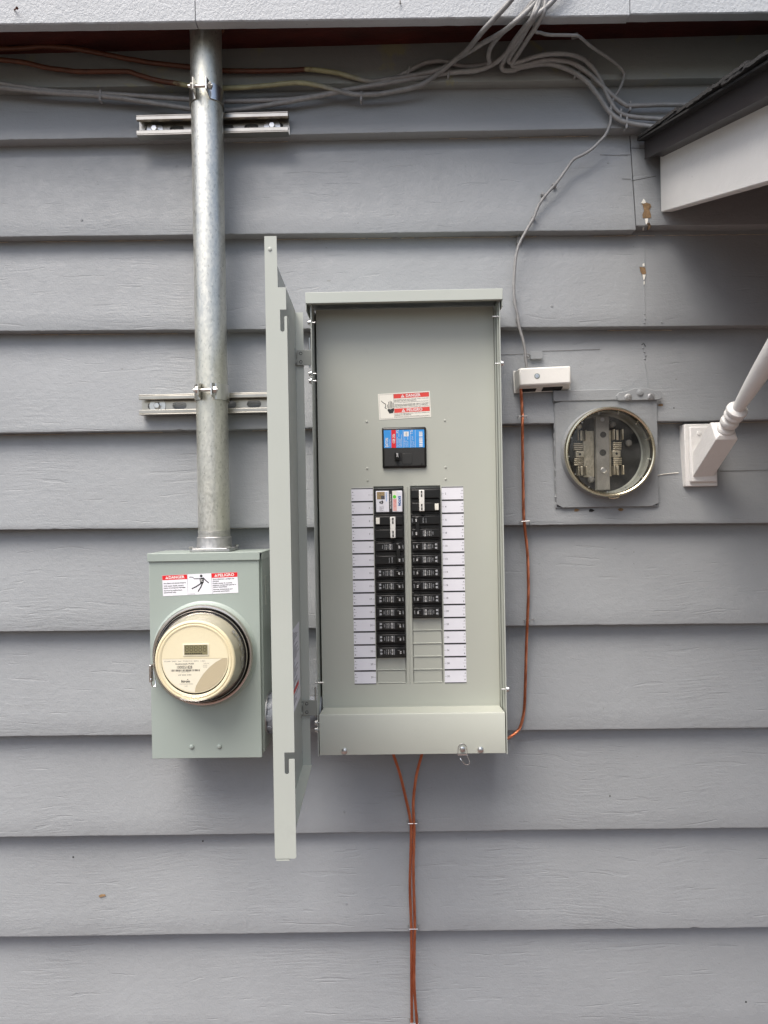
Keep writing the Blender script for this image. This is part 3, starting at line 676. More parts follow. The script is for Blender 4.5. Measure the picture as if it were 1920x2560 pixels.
def seg8(x, y, wd, ht):            # all seven segments lit
    t = wd*.17; s = wd*.12; pt = lambda u, v: (x+u*wd+v*s, y+v*ht)
    for u0, v0, u1, v1 in ((0,0,1,0), (0,.5,1,.5), (0,1,1,1)):
        p0, p1 = pt(u0, v0), pt(u1, v1); sh.stroke([(p0[0]+t*.7, p0[1]), (p1[0]-t*.7, p1[1])], t, 'lcdink', 2)
    for u in (0, 1):
        for v0, v1 in ((0,.5), (.5,1)):
            p0, p1 = pt(u, v0+.05), pt(u, v1-.05); sh.stroke([p0, p1], t, 'lcdink', 2)
for k in range(5): seg8(*g(545+k*49, 578), 30/6097., 62/6097.)
for k in range(8): sh.rect(*g(542+k*24, 606), *g(542+k*24+18, 594), 'lcdink', 2)
sh.emit(dpo, {'lcd': 'display', 'lcdink': 'display_digits'})
# moulded scale on the shaded side of the cover
mb = MB()
for k in range(9):
    a = math.radians(36-k*6.2); wv = .0016 if k % 2 else .0030
    c = C0+Vector((math.cos(a)*.0803, -.030+.004*(k % 3), math.sin(a)*.0803)); mb.obox(c, Vector((math.cos(a),0,math.sin(a)))*.0004, Vector((0,.006,0)), Vector((-math.sin(a),0,math.cos(a)))*wv)
build('moulded_marking', mb, simple('moulded_clear_mark', (.25,.25,.24), .4), mt)

# ------------------------------------------------------------------ plastic conduit between the meter box and the breaker panel
cz = P(678, 1782, -.085).z; nip = thing('plastic_conduit', (-.21, -.085, cz-.037), 'short grey plastic conduit joining the meter box to the breaker panel', 'conduit')
build('pipe', MB().cyl((-.262, -.085, cz), (-.148, -.085, cz), .0302, 40), M['pvc'], nip)
build('collar', MB().lathe((-.252, -.085, cz), (1,0,0), [(.034,0),(.0372,.003),(.0375,.030),(.036,.032),(.0302,.032)], 44, True), M['pvc'], nip)
build('locknut', MB().lathe((-.2555, -.085, cz), (1,0,0), [(.041,0),(.041,.0035)], 10, True, True), M['hub'], nip)
mb = MB()
for k in range(10):
    a = 2*math.pi*k/10; mb.lathe((-.2475, -.085-math.cos(a)*.0352, cz+math.sin(a)*.0352), (0,-math.cos(a),math.sin(a)), [(.0068,0),(.0066,.0028),(.005,.0034)], 12, False, True)
build('collar_lug', mb, M['pvc'], nip)

# ------------------------------------------------------------------ breaker panel
pn = thing('breaker_panel', (.0265, -.033, 1.042), 'open grey breaker panel with black circuit breakers and its door swung left', 'breaker panel')
BX0, BX1, BZ0, BZ1, BF, BB = -.1518, .2047, 1.0415, 1.8975, -.1405, -.033; TH = .0016
mb = MB().box(BX0, BX1, BB-TH, BB, BZ0, BZ1); mb.box(BX0, BX0+TH, BF, BB-TH, BZ0, BZ1); mb.box(BX1-TH, BX1, BF, BB-TH, BZ0, BZ1); mb.box(BX0+TH, BX1-TH, BF+.006, BB-TH, BZ0+.0005, BZ0+TH)
build('enclosure', mb, M['panel'], pn)
mb = MB().box(BX0-.0078, BX1+.0040, -.1512, -.1496, 1.8925, 1.9130); mb.box(BX0-.0078, BX1+.0040, -.1496, BB, 1.9114, 1.9130)
mb.box(BX0-.0078, BX0-.0062, -.1496, BB, 1.8800, 1.9114); mb.box(BX1+.0024, BX1+.0040, -.1496, BB, 1.8800, 1.9114); mb.box(BX0-.0062, BX1+.0024, -.1496, -.140, 1.8925, 1.8938)
build('top_hood', mb, M['panel'], pn, None, .0011)
DF = -.0950
# dead front: sheet with two breaker windows and folded side edges
xs = [-.1462, -.0400, .0185, .0312, .0898, .1985]; zs = [1.1190, 1.1655, 1.5500, 1.8960]; vs = [(x, DF, z) for z in zs for x in xs]; fs = []
for j in range(3):
    for i in range(5):
        if j == 1 and i in (1, 3): continue
        fs.append((j*6+i, j*6+i+1, (j+1)*6+i+1, (j+1)*6+i))
mb = MB().add(vs, fs)
for x0, x1 in ((xs[1], xs[2]), (xs[3], xs[4])):
    z0, z1 = zs[1], zs[2]; a = [(x0,z0),(x1,z0),(x1,z1),(x0,z1)]
    for k in range(4):
        (u0, w0), (u1, w1) = a[k], a[(k+1) % 4]; mb.add([(u0,DF,w0),(u1,DF,w1),(u1,DF+.006,w1),(u0,DF+.006,w0)], [(0,1,2,3)])
    mb.add([(x0,DF+.006,z0),(x1,DF+.006,z0),(x1,DF+.006,z1),(x0,DF+.006,z1)], [(0,1,2,3)])
for x, s in ((xs[0], -1), (xs[5], 1)):
    mb.add([(x,DF,zs[0]),(x+s*.0012,DF+.0035,zs[0]),(x+s*.0012,DF+.0035,zs[3]),(x,DF,zs[3]),(x+s*.0012,DF+.040,zs[0]),(x+s*.0012,DF+.040,zs[3])], [(0,1,2,3),(1,4,5,2)])
df = build('dead_front', mb, M['deadfront'], pn)
build('centre_rib', MB().lathe((.02485, DF+.0012, 1.1660), (0,0,1), [(.0022,0),(.0022,.382)], 12, True, True), M['deadfront'], df)
# folded flanges at both sides of the dead front
mb = MB().box(BX1-TH-.0018, BX1-TH-.0006, -.128, -.06, 1.06, 1.89); mb.box(BX1-TH-.0038, BX1-TH-.0030, -.112, -.06, 1.12, 1.89); build('side_flange', mb, M['panel'], pn)
# lower cover with its ledge
mb = MB().prism([(BX0+.0032, -.1392, 1.0432), (BX0+.0032, -.1392, 1.1170), (BX0+.0032, -.1372, 1.1195), (BX0+.0068, DF-.0012, 1.1232), (BX0+.0068, DF-.0012, 1.1200), (BX0+.0032, -.1360, 1.1160), (BX0+.0032, -.1378, 1.0432)], (.3496, 0, 0))
mb = MB(); xa, xb = BX0+.0032, BX1-.0036
prof = [(-.1392, 1.0432, 0), (-.1392, 1.1172, 0), (-.1375, 1.1194, .0004), (DF-.0008, 1.1205, .0040), (DF-.0008, 1.1240, .0040)]
vs = []
for y, z, ins in prof: vs += [(xa+ins, y, z), (xb-ins, y, z)]
vs += [(xa, -.120, 1.0432), (xb, -.120, 1.0432)]
mb.add(vs, [(0,1,3,2),(2,3,5,4),(4,5,7,6),(6,7,9,8),(10,11,1,0)]); lower = build('lower_cover', mb, M['deadfront'], pn)
for x, y in ((861, 1877), (1201, 1874)):
    p = P(x, y, -.1392); s_ = build('cover_screw', MB().lathe(p, (0,-1,0), [(.0058,0),(.0058,.0012),(.0043,.0016),(.0043,.0042),(.0030,.0050)], 16, False, True), M['zinc'], lower)
p = P(1156, 1872, -.1392)
build('cover_screw', MB().lathe(p, (0,-1,0), [(.0052,.0012),(.0050,.0034),(.0030,.0046)], 16, False, True), M['zinc'], lower)
hp = [p+Vector((.0082*math.cos(a), -.0008, .0088*math.sin(a)+.001)) for a in [math.pi*k/12 for k in range(13)]]+[p+Vector((-.0082,-.0008,-.013)), p+Vector((.0082,-.0008,-.013))]
hp = [p+Vector((.0090,-.0006,-.010))]+hp[:13]+[p+Vector((-.0090,-.0006,-.010))]
build('seal_hasp', MB().tube(hp, .0007, 6).box(p.x-.009, p.x+.009, p.y-.0012, p.y-.0002, p.z-.0122, p.z-.0095).tube(spline([p+Vector((-.0045,-.001,-.017)), p+Vector((-.002,-.003,-.021)), p+Vector((.004,-.003,-.028)), p+Vector((.0105,-.003,-.0285)), p+Vector((.0125,-.003,-.023)), p+Vector((.0085,-.002,-.0125))], 5), .0009, 6), M['steel'], lower)
# rivets on the dead front
for x, y in ((917,1054),(1112,1051),(918,1171),(1114,1168),(919,1201),(1114,1198)):
    p = P(x, y, DF); build('rivet', MB().lathe(p, (0,-1,0), [(.0022,0),(.0021,.0008),(.0010,.0014)], 12, False, True), M['deadfront'], df)
# bolts and pins through the sides
def pin(x0, x1, y, z, r=.0016, head=None):
    mb = MB().cyl((x0, y, z), (x1, y, z), r, 10)
    if head: mb.lathe((head[0], y, z), (head[1],0,0), [(.0068,0),(.0068,.0012),(.0046,.0014),(.0046,.0050),(.003,.0058)], 12, True, True)
    return build('side_bolt', mb, M['zinc'], pn)
zz = lambda y, x: P(x, y, -.134).z
for py in (807, 935, 953): pin(BX0-.004, BX0+.008, -.134, zz(py, 772), .0017, (BX0-.0002, -1))
pin(BX0-.003, BX0+.012, -.136, zz(1706, 795), .0018)
for py in (1807, 1824): pin(BX0-.003, BX0+.004, -.134, zz(py, 790), .0017, (BX0-.0002, -1))
pin(BX1-.014, BX1+.001, -.136, zz(792, 1240), .0014)
pin(BX1-.010, BX1+.004, -.134, zz(909, 1248), .0015, (BX1+.0002, 1)); pin(BX1-.008, BX1+.004, -.134, zz(1723, 1265), .0015, (BX1+.0002, 1))
# danger sticker
tl = math.radians(2.3); sh = Sheet((-.0262, DF-.0004, 1.6793), (math.cos(tl),0,math.sin(tl)), (-math.sin(tl),0,math.cos(tl))); W, H = .1010, .0505
st = build('danger_sticker', MB().prism([sh.p(0,0,0), sh.p(W,0,0), sh.p(W,H,0), sh.p(0,H,0)], (0,.0003,0)), M['cream'], pn)
for a in ((.0018,.0018,W-.0018,.0021),(.0018,H-.0021,W-.0018,H-.0018),(.0018,.0018,.0021,H-.0018),(W-.0021,.0018,W-.0018,H-.0018),(.0296,.0018,.0299,H-.0018)): sh.rect(*a, 'greyink', 1)
sh.rect(.0302, .0398, W-.0021, .0482, 'redink', 1); sh.rect(.0302, .0118, W-.0021, .0200, 'redink', 1)
warn_triangle(sh, .0478, .0410, .0062, 'whiteink', 'redmark'); sh.text('DANGER', .0542, .0414, .0055, 'whiteink', 2, 0, 0, .02, .0285)
warn_triangle(sh, .0478, .0130, .0062, 'whiteink', 'redmark'); sh.text('PELIGRO', .0542, .0134, .0055, 'whiteink', 2, 0, 0, .02, .0305)
for t, v, wd, mm in (('HAZARDOUS VOLTAGE. WILL CAUSE', .0364, .067, 'greyink'), ('SEVERE INJURY OR DEATH.', .0338, .044, 'blackink'), ('Turn off power supplying this equipment before working inside.', .0312, .067, 'greyink'), ('TENSION DANGEREUSE. PEUT CAUSER', .0268, .067, 'blackink'), ('DES BLESSURES GRAVES OU LA MORT.', .0242, .066, 'blackink'), ('Couper l\'alimentation avant de travailler dans cet appareil.', .0216, .067, 'greyink'), ('VOLTAJE PELIGROSO. CAUSA HERIDAS', .0088, .067, 'greyink'), ('SERIAS O MUERTE.', .0062, .032, 'blackink'), ('Desconecte la corriente antes de trabajar en este equipo.', .0034, .067, 'greyink')):
    sh.text(t, .0306, v, .0017 if mm == 'blackink' else .0014, mm, 2, 0, 0, .01, wd)
hq = lambda x, y: (.0020+(x-500)/4.608/1.284/1000, H-.0018-(y-210)/4.608/1.284/1000)
sh.stroke([hq(520,280), hq(540,300), hq(568,320), hq(572,345), hq(560,362), hq(578,374)], .0012, 'blackink', 2)
for x0, y0_, x1, y1_ in ((592,328,598,385),(607,296,609,385),(624,287,624,385),(640,294,638,385),(656,310,652,385)): sh.stroke([hq(x0,y0_), hq(x1,y1_)], .0012, 'blackink', 2)
sh.poly([hq(588,385), hq(663,372), hq(664,395), hq(650,428), hq(608,432), hq(592,400)], 'blackink', 2); sh.stroke([hq(590,378), hq(622,366), hq(618,382), hq(662,366)], .0008, 'cream', 3.5)
sh.emit(st, {'redink': 'red_header', 'cream': 'printed_spark'})
# main breaker
mx0, mx1, mz0, mz1 = -.0215, .0642, 1.5846, 1.6640
build('main_breaker_surround', MB().box(mx0, mx1, DF-.0052, DF+.01, mz0, mz1), M['black'], pn, None, .003)
mn = build('main_breaker', MB().box(mx0+.0034, mx1-.0034, DF-.0072, DF-.0048, mz0+.0034, mz1-.0025), M['charcoal'], pn, None, .0012)
mq = lambda x, y: (P(840+x/4.608, 940+y/4.608, DF-.0072).x, P(840+x/4.608, 940+y/4.608, DF-.0072).z)
xa, za = mq(553, 830); xb, zb_ = mq(1016, 616)
sh = Sheet((xa, DF-.0073, za)); W = xb-xa; H = zb_-za; u = lambda f: W*f
sh.rect(0, 0, W, H, 'blueink', 1); sh.rect(u(.185), 0, u(.30), H, 'brightred', 2)
R9 = math.pi/2
sh.text('EATON', u(.105), .0018, .0052, 'whiteink', 3, 0, R9, .02, .0175); sh.text('Cutler-Hammer', u(.155), .0018, .0017, 'whiteink', 3, 0, R9, 0, .015)
sh.text('CSR 25k', u(.275), .0088, .0045, 'whiteink', 3, 0, R9, .015, .0185)
for t, x, v, hh, wd in (('PS', .37, .0285, .0048, .006), ('65kA', .385, .0215, .0022, .006), ('Type CSR2200N', .345, .0012, .0022, .019), ('2 Pole 120/240V', .385, .0012, .0018, .017), ('Cu/Al 60/75C', .415, .0012, .0018, .016), ('AWG 4-250kcmil', .445, .0012, .0018, .024), ('Torque 250 lb-in', .525, .0012, .0018, .018), ('Made in USA', .56, .0012, .0016, .013), ('HACR  40C', .60, .0012, .0016, .021), ('7.5a', .715, .0265, .0044, .008), ('25 kA', .72, .015, .0026, .007), ('Series ratings', .70, .0012, .0018, .012), ('on panel', .745, .0012, .0018, .010)):
    sh.text(t, u(x), v, hh, 'whiteink', 3, 0, R9, .0, wd)
for f in (.475, .65, .775): sh.rect(u(f), 0, u(f+.005), H, 'whiteink', 2)
sh.rect(u(.495), H*.63, u(.615), H*.90, 'whiteink', 2)
sh.text('LISTED', u(.57), H*.66, .0022, 'blackink', 3, 0, R9, .0, H*.20)
rr = random.Random(5); v = .0015
while v < H-.003:
    k = rr.choice((.0008, .0014, .0022)); sh.rect(u(.87), v, u(.955), min(v+k, H-.001), 'whiteink', 2); v += k+rr.choice((.0006, .0012))
sh.emit(mn, {'blueink': 'blue_label', 'brightred': 'red_band'})
x0, z0 = mq(672, 980); x1, z1 = mq(762, 886); build('switch_slot', MB().box(x0, x1, DF-.0076, DF-.0066, z0, z1), M['blackgap'], mn)
x2, z2 = mq(875, 890); x3, z3 = mq(765, 1015); build('raised_field', MB().box(x3, x2, DF-.0079, DF-.0070, z3, z2), M['charcoal'], mn, None, .0004)
x0, z0 = mq(680, 972); x1, z1 = mq(726, 893); hd = build('main_handle', MB().prism([(x0, DF-.0076, z0), (x1, DF-.0076, z0), (x1-.001, DF-.018, z0), (x0+.001, DF-.0165, z0)], (0, 0, z1-z0)), M['black'], mn, None, .0008)
sh = Sheet(((x0+x1)/2+.0022, DF-.0186, z0+.0055)); sh.text('200', 0, 0, .0032, 'whiteink', 1, 0, R9, .01, .0075); sh.emit(mn)
p = mq(988, 1013); build('test_hole', MB().lathe((p[0], DF-.0070, p[1]), (0,-1,0), [(.0021,0),(.0019,.0006)], 14, False, True), M['blackgap'], mn)

# circuit directory strips
PITCH = .02535; ZT = 1.5462
def strip(x0, x1, left):
    so_ = build('circuit_directory_strip', MB().box(x0, x1, DF-.0005, DF-.0001, ZT-15*PITCH-.0006, ZT+.0012), M['paper'], pn)
    sh = Sheet((x0, DF-.0006, ZT)); W = x1-x0
    for k in range(16):
        t = .0016 if k in (0, 15) else .0029; sh.rect(0, -k*PITCH-(.0006 if k == 15 else t/2), W, -k*PITCH+t/2, 'blackink', 1)
    for k in range(15):
        c = -k*PITCH-PITCH/2; n = str(2*k+1 if left else 2*k+2)
        e = (lambda v: v) if left else (lambda v: W-v)
        sh.text('A', e(.0024), c+.0044, .0028, 'blackink', 1, 1); sh.text('B', e(.0028), c-.0079, .0028, 'blackink', 1, 1)
        a, b = sorted((e(.0), e(.0062))); sh.rect(a, c-.00018, b, c+.00018, 'greyink', 1)
        a, b = sorted((e(W-.0042), e(W))); sh.rect(a, c-.00018, b, c+.00018, 'greyink', 1)
        sh.text(n, e(W-.0075), c-.0016, .0034, 'blackink', 1, 1)
    sh.emit(so_)
strip(-.0832, -.0413, True); strip(.0923, .1345, False)

# breakers: local frame has u to the right and v up from the lower left corner of its slot
BWID = .0574
def U(left, a): return a if left else BWID-a       # a measured from the outer edge
def span(left, a, b): p, q = U(left, a), U(left, b); return (min(p, q), max(p, q))
def brk_body(n=1):
    H = PITCH*n; mb = MB().box(0, BWID, DF-.0062, DF+.005, .0006, H-.0004)
    return mb
BODY = {}
def mk(key, f):
    if key not in BODY: BODY[key] = f()
    return BODY[key]
def raised(left, n):
    mb = MB()
    for k in range(n):
        b = k*PITCH; y0, y1 = DF-.0105, DF-.0060
        # raised face with sloped upper and lower shoulders
        mb.prism([(.0022, y1, b+.0022), (.0022, y0, b+.0052), (.0022, y0, b+.0205), (.0022, y1, b+.0232)], (BWID-.0044, 0, 0))
    return mb
rot = lambda left: -math.pi/2 if left else math.pi/2
def place_text(sh, left, t, a, v, h, mat, wd, lay=1, bold=0.0):
    # text turned to read towards the outer edge; a = distance of its baseline from the outer edge, v = centre height
    sh.text(t, U(left, a), v, h, mat, lay, 1, rot(left), bold, wd)
def single(left, row, amp, label):
    x = -.0395 if left else .0315; loc = Vector((x, 0, ZT-(row+1)*PITCH))
    o = link('circuit_breaker', mk('b1', lambda: brk_body(1).mesh('breaker_case', M['black'])), pn, loc, .0006); o['label'] = label
    link('raised_face', mk(('r', left), lambda: raised(left, 1).mesh('raised_face', M['black'])), o, None, .0005)
    def hf():
        a, b = span(left, .0408, .0476); return MB().prism([(a, DF-.0104, .0078), (a, DF-.0165, .0088), (a, DF-.0172, .0170), (a, DF-.0104, .0180)], (b-a, 0, 0)).mesh('handle', M['black'])
    link('handle', mk(('h', left), hf), o, None, .0008)
    def sf():
        a, b = span(left, .0362, .0405); return MB().box(a, b, DF-.0108, DF-.0100, .0075, .0183).mesh('slot', M['blackgap'])
    link('handle_slot', mk(('s', left), sf), o)
    def lf():
        sh = Sheet((0, DF-.0105, 0)); c = .0128
        for k, (t, hh, wd, mm) in enumerate((('EATON', .0020, .0098, 'dimink'), ('BR120', .0026, .0108, 'whiteink'), ('120/240V~', .0015, .0100, 'dimink'), ('10kA HACR', .0015, .0098, 'whiteink'), ('SWD 60/75C', .0014, .0104, 'dimink'), ('LISTED', .0015, .0066, 'dimink'))):
            place_text(sh, left, t, .0335-k*.0036, c, hh, mm, wd, 1, .015)
        # outlined quality mark beside the lines of text
        sh.disc(U(left, .0098), c+.0035, .0021, 'dimink', 1, 14); sh.disc(U(left, .0098), c-.0030, .0021, 'dimink', 1, 14)
        for a in (.0350, .0072):
            p_, q_ = span(left, a, a+.0003); sh.rect(p_, .0062, q_, .0195, 'dimink', 1)
        place_text(sh, left, 'OFF', .0520, c, .0020, 'dimink', .0072, 1, .01)
        big = {k: v for k, v in sh.L.items()}; return {k: v.mesh('printed_lettering', M[k]) for k, v in big.items()}
    for k, me in mk(('l', left), lf).items(): link('printed_lettering', me, o)
    def af():
        sh = Sheet((0, DF-.0176, 0)); place_text(sh, left, amp, .0455, .0128, .0026, 'whiteink', .0050, 1, .02); return sh.L['whiteink'].mesh('amp_number', M['whiteink'])
    link('amp_number', mk(('a', left, amp), af), o)
for r, a in zip(range(6, 13), ('20','20','20','15','15','15','15')):
    single(True, r, a, 'black single-pole breaker marked %s in the left column beside space %d' % (a, 2*r+1))
for r, a in zip(range(4, 10), ('20','20','20','15','20','20')):
    single(False, r, a, 'black single-pole breaker marked %s in the right column beside space %d' % (a, 2*r+2))
def double(left, row, label, kind, amp=''):
    x = -.0395 if left else .0315; loc = Vector((x, 0, ZT-(row+2)*PITCH))
    o = link('double_breaker', mk('b2', lambda: brk_body(2).mesh('double_case', M['black'])), pn, loc, .0006); o['label'] = label
    link('raised_face', mk(('r2', left), lambda: raised(left, 2).mesh('raised_face', M['black'])), o, None, .0005)
    if kind == 'white':
        a, b = span(left, .0308, .0412); build('handle_tie', MB().box(a, b, DF-.0190, DF-.0120, .0048, PITCH*2-.0050), M['whiteplastic'], o, None, .0012)
        sh = Sheet((0, DF-.0191, 0))
        for v in (.0128, .0128+PITCH): sh.rect(U(left, .0362)-.0014, v-.0060, U(left, .0362)+.0014, v+.0060, 'blackink', 1); sh.text('30' if left else '20', U(left, .0362)+(-.0010 if left else .0010), v, .0020, 'whiteink', 2, 1, rot(left), .01)
        sh.emit(o)
        a, b = span(left, .0412, .0458)
        for k in (0, 1): build('handle_slot', MB().box(a, b, DF-.0108, DF-.0100, .0060+k*PITCH, .0195+k*PITCH), M['blackgap'], o)
        a, b = span(left, .0034, .0108); v = .0128+(PITCH if left else 0)-(.0 if left else .0)
        build('test_button', MB().box(a, b, DF-.0128, DF-.0100, v-.0062, v+.0062), M['cream'], o, None, .0006)
    else:
        a, b = span(left, .0412, .0492); build('handle_tie', MB().box(a, b, DF-.0175, DF-.0102, .0070, PITCH*2-.0058), M['black'], o, None, .0012)
        sh = Sheet((0, DF-.0106, 0))
        lines = (('EATON', .0020, .0098, 'dimink'), ('BR2%s' % amp, .0026, .0108, 'whiteink'), ('120/240V~', .0015, .0100, 'dimink'), ('10kA HACR', .0015, .0098, 'whiteink'), ('SWD 60/75C', .0014, .0104, 'dimink'), ('LISTED', .0015, .0066, 'dimink'))
        full = PITCH if left else 0
        for k, (t, hh, wd, mm) in enumerate(lines): place_text(sh, left, t, .0325-k*.0036, .0128+full, hh, mm, wd, 1, .015)
        place_text(sh, left, 'EATON', .0325, .0128+PITCH-full, .0022, 'dimink', .0100, 1, .015); p_, q_ = span(left, .0278, .0284); sh.rect(p_, .0075+PITCH-full, q_, .0175+PITCH-full, 'dimink', 1)
        for k in (0, 1): place_text(sh, left, 'OFF', .0535, .0128+k*PITCH, .0022, 'dimink', .0075, 1, .01)
        sh.emit(o); sh = Sheet((0, DF-.0176, 0))
        for k in (0, 1): place_text(sh, left, amp, .0462, .0128+k*PITCH, .0028, 'whiteink', .0056, 1, .02)
        sh.emit(o, {'whiteink': 'amp_number'})
double(True, 2, 'double breaker with white handle tie in the left column', 'white')
double(False, 0, 'double breaker with white handle tie atop the right column', 'white')
double(True, 4, 'double breaker with black handle tie in the left column', 'black', '30')
double(False, 2, 'double breaker with black handle tie in the right column', 'black', '60')
# surge protector with a printed face
loc = Vector((-.0395, 0, ZT-2*PITCH)); o = link('surge_protector', BODY['b2'], pn, loc, .0006); o['label'] = 'surge protector with white printed face and green light'
q = lambda x, y: ((x-388)/5.184/1.292/1000, PITCH*2-(y-98)/5.184/1.292/1000)
mb = MB(); x0, z0 = q(416,410); x1, z1 = q(758,134); fo = build('printed_face', MB().box(x0, x1, DF-.0082, DF-.0060, z0, z1), M['paper'], o, None, .0012)
sh = Sheet((0, DF-.0083, 0)); RN = -math.pi/2
sh.rect(*q(584,411), *q(628,133), 'blackink', 1); sh.rect(*q(636,396), *q(684,240), 'pinkink', 1); sh.rect(*q(628,240), *q(684,136), 'cream', 1)
sh.rect(*q(430,242), *q(530,146), 'tanink', 1); sh.rect(*q(482,242), *q(530,196), 'greyink', 2)
sh.text('EATON', *q(706,205), .0046, 'navyink', 2, 0, RN, .03, .0185); sh.text('SURGE PROTECTOR', *q(596,176), .0027, 'whiteink', 2, 0, RN, .01, .0285)
sh.text('Complete home', *q(546,150), .0024, 'blueink', 2, 0, RN, .01, .0175)
for x, t in ((648,'UNIT STATUS'), (664,'GREEN = OK')): sh.text(t, *q(x,246), .0014, 'brightred', 2, 0, RN, 0, .015)
for x, t in ((500,'Ultra'), (480,'Type 2'), (462,'120/240V')): sh.text(t, *q(x,330), .0017, 'greyink', 2, 0, RN, 0, .0098)
sh.poly([q(462,272), q(505,258), q(512,285), q(496,305), q(470,296), q(455,285)], 'blackink', 2); sh.stroke([q(485,268), q(478,282), q(492,282), q(484,298)], .0006, 'whiteink', 3.4)
sh.disc(*q(657,213), .0034, 'greenink', 2); sh.emit(fo, {'greenink': 'green_light'})
# blank filler plates over the unused spaces
fm = None
for left, rows in ((True, (13, 14)), (False, (10, 11, 12, 13, 14))):
    for r in rows:
        if fm is None:
            mb = MB().box(.0016, BWID-.0016, DF+.0014, DF+.003, .0022, PITCH-.0006); mb.lathe((.0006, DF+.0008, .0012), (1,0,0), [(.0011,0),(.0011,BWID-.0012)], 8, True, True); fm = mb.mesh('filler_plate', M['deadfront'])
        link('filler_plate', fm, pn, Vector((-.0397 if left else .0314, 0, ZT-(r+1)*PITCH)))

# door, swung open square to the wall: D(w, s, z) with w along the door from hinge to free edge, s towards its inner side
HX, HY = -.1830, -.1345; FXp, FYp = -.1735, -.4970; DW = math.hypot(FXp-HX, FYp-HY); dw = Vector((FXp-HX, FYp-HY, 0))/DW; ds = Vector((-dw.y, dw.x, 0)); ds = ds if ds.x > 0 else -ds
D = lambda wv, s, z: Vector((HX, HY, 0))+dw*wv+ds*s+Vector((0,0,z))
DZ0, DZ1 = 1.0225, 1.8845; T = .0016
def dbox(mb, w0, w1, s0, s1, z0, z1):
    return mb.obox(D((w0+w1)/2, (s0+s1)/2, (z0+z1)/2), dw*((w1-w0)/2), ds*((s1-s0)/2), Vector((0,0,(z1-z0)/2)))
door = build('door', dbox(MB(), 0, DW-T, 0, T, DZ0, DZ1), M['panel'], pn); door['label'] = 'tall grey panel door swung open towards the viewer'
# free edge flange with two latch slots
e = .0295; ol = [(0, DZ0+.002), (.002, DZ0), (e-.002, DZ0), (e, DZ0+.002), (e, 1.1585)]
def hook(ztop, zopen, zbot, sl, sr):       # slot: enters from the edge, then drops
    pts = [(e, zopen), (sr+.001, zopen), (sr, zopen-.001)]; r = (sr-sl)/2; c = (sl+sr)/2
    pts += [(c+r*math.cos(a), zbot+r-r*math.sin(a)) for a in [math.pi*k/8 for k in range(9)]]
    pts += [(sl, ztop)]; return pts
ol = ol[:4]+hook(1.1695, 1.1600, 1.1390, .0155, .0215)+[(e, 1.1695)]+hook(1.7826, 1.7735, 1.7520, .0200, .0258)+[(e-.001, 1.7826), (e-.001, 1.8135), (.0175, 1.8135), (.0168, DZ1), (0, DZ1)]
mb = MB(); mb.prism([D(DW-T, s, z) for s, z in ol], dw*T); build('latch_flange', mb, M['panel'], door)
build('hinge_flange', dbox(MB(), 0, T, T, .0165, DZ0+.002, DZ1-.004), M['panel'], door)
build('bottom_flange', dbox(MB(), T, DW-.05, T, .0185, DZ0, DZ0+T), M['panel'], door)
build('bottom_lip', dbox(MB(), DW-.012, DW, .002, .020, DZ0-.0028, DZ0-.0012), M['panel'], door)
build('edge_rivet', MB().lathe(D(DW+.0, .0075, 1.8665), dw, [(.0030,-.0005),(.0026,.0009),(.0012,.0014)], 12, False, True), M['panel'], door)
for zc_ in (1.7960, 1.1345):
    zc2 = P(750, 895 if zc_ > 1.5 else 1769, -.137).z
    hg = build('hinge', MB().box(-.1792, BX0-.0004, HY-.0052, HY-.0036, zc2-.0145, zc2+.0145), M['hinge'], door, None, .0006)
    dbox(mb := MB(), .004, .020, T, T+.0012, zc2-.0145, zc2+.0145); build('hinge_leaf', mb, M['hinge'], door)
    for dz in (-.008, .008): build('hinge_rivet', MB().lathe((-.1716, HY-.0052, zc2+dz), (0,-1,0), [(.0030,.0004),(.0022,.0001),(.0018,-.0004)], 12, False, True), M['blackgap'], door)
    for dz in (-.008, .008): build('hinge_rivet', MB().lathe(D(.012, T+.0012, zc2+dz), ds, [(.0032,0),(.0028,.0008)], 12, False, True), M['panel'], door)
    build('hinge_pin', MB().cyl((BX0-.0035, HY-.002, zc2-.0185), (BX0-.0035, HY-.002, zc2+.038), .0016, 10), M['zinc'], door)
for s in (.0095,): build('flange_hole', MB().lathe(D(-.0003, s, P(765, 1876, -.135).z), -dw, [(.0032,0),(.0030,.0004)], 14, False, True), M['blackgap'], door)
build('flange_hole', MB().lathe(D(.012, T+.0002, P(765, 1876, -.135).z), ds, [(.0032,0),(.0030,.0004)], 14, False, True), M['hub'], door)
# printed sheet glued inside the door
sh = Sheet(D(.060, T+.0006, 1.160), -dw, (0,0,1), ds); sh = Sheet(D(.215, T+.0006, 1.160), -dw, (0,0,1), ds)
pg = build('instruction_sheet', dbox(MB(), .030, .215, T+.0001, T+.0005, 1.160, 1.300), M['paper'], door)
rr = random.Random(9)
for k in range(30): sh.rect(.008, .012+k*.0042, .008+rr.uniform(.08, .168), .0135+k*.0042, 'greyink', 1)
sh.rect(.06, .03, .16, .038, 'brightred', 2)
for mat, mb in sh.L.items(): build('sheet_printing', mb, M[mat], door)

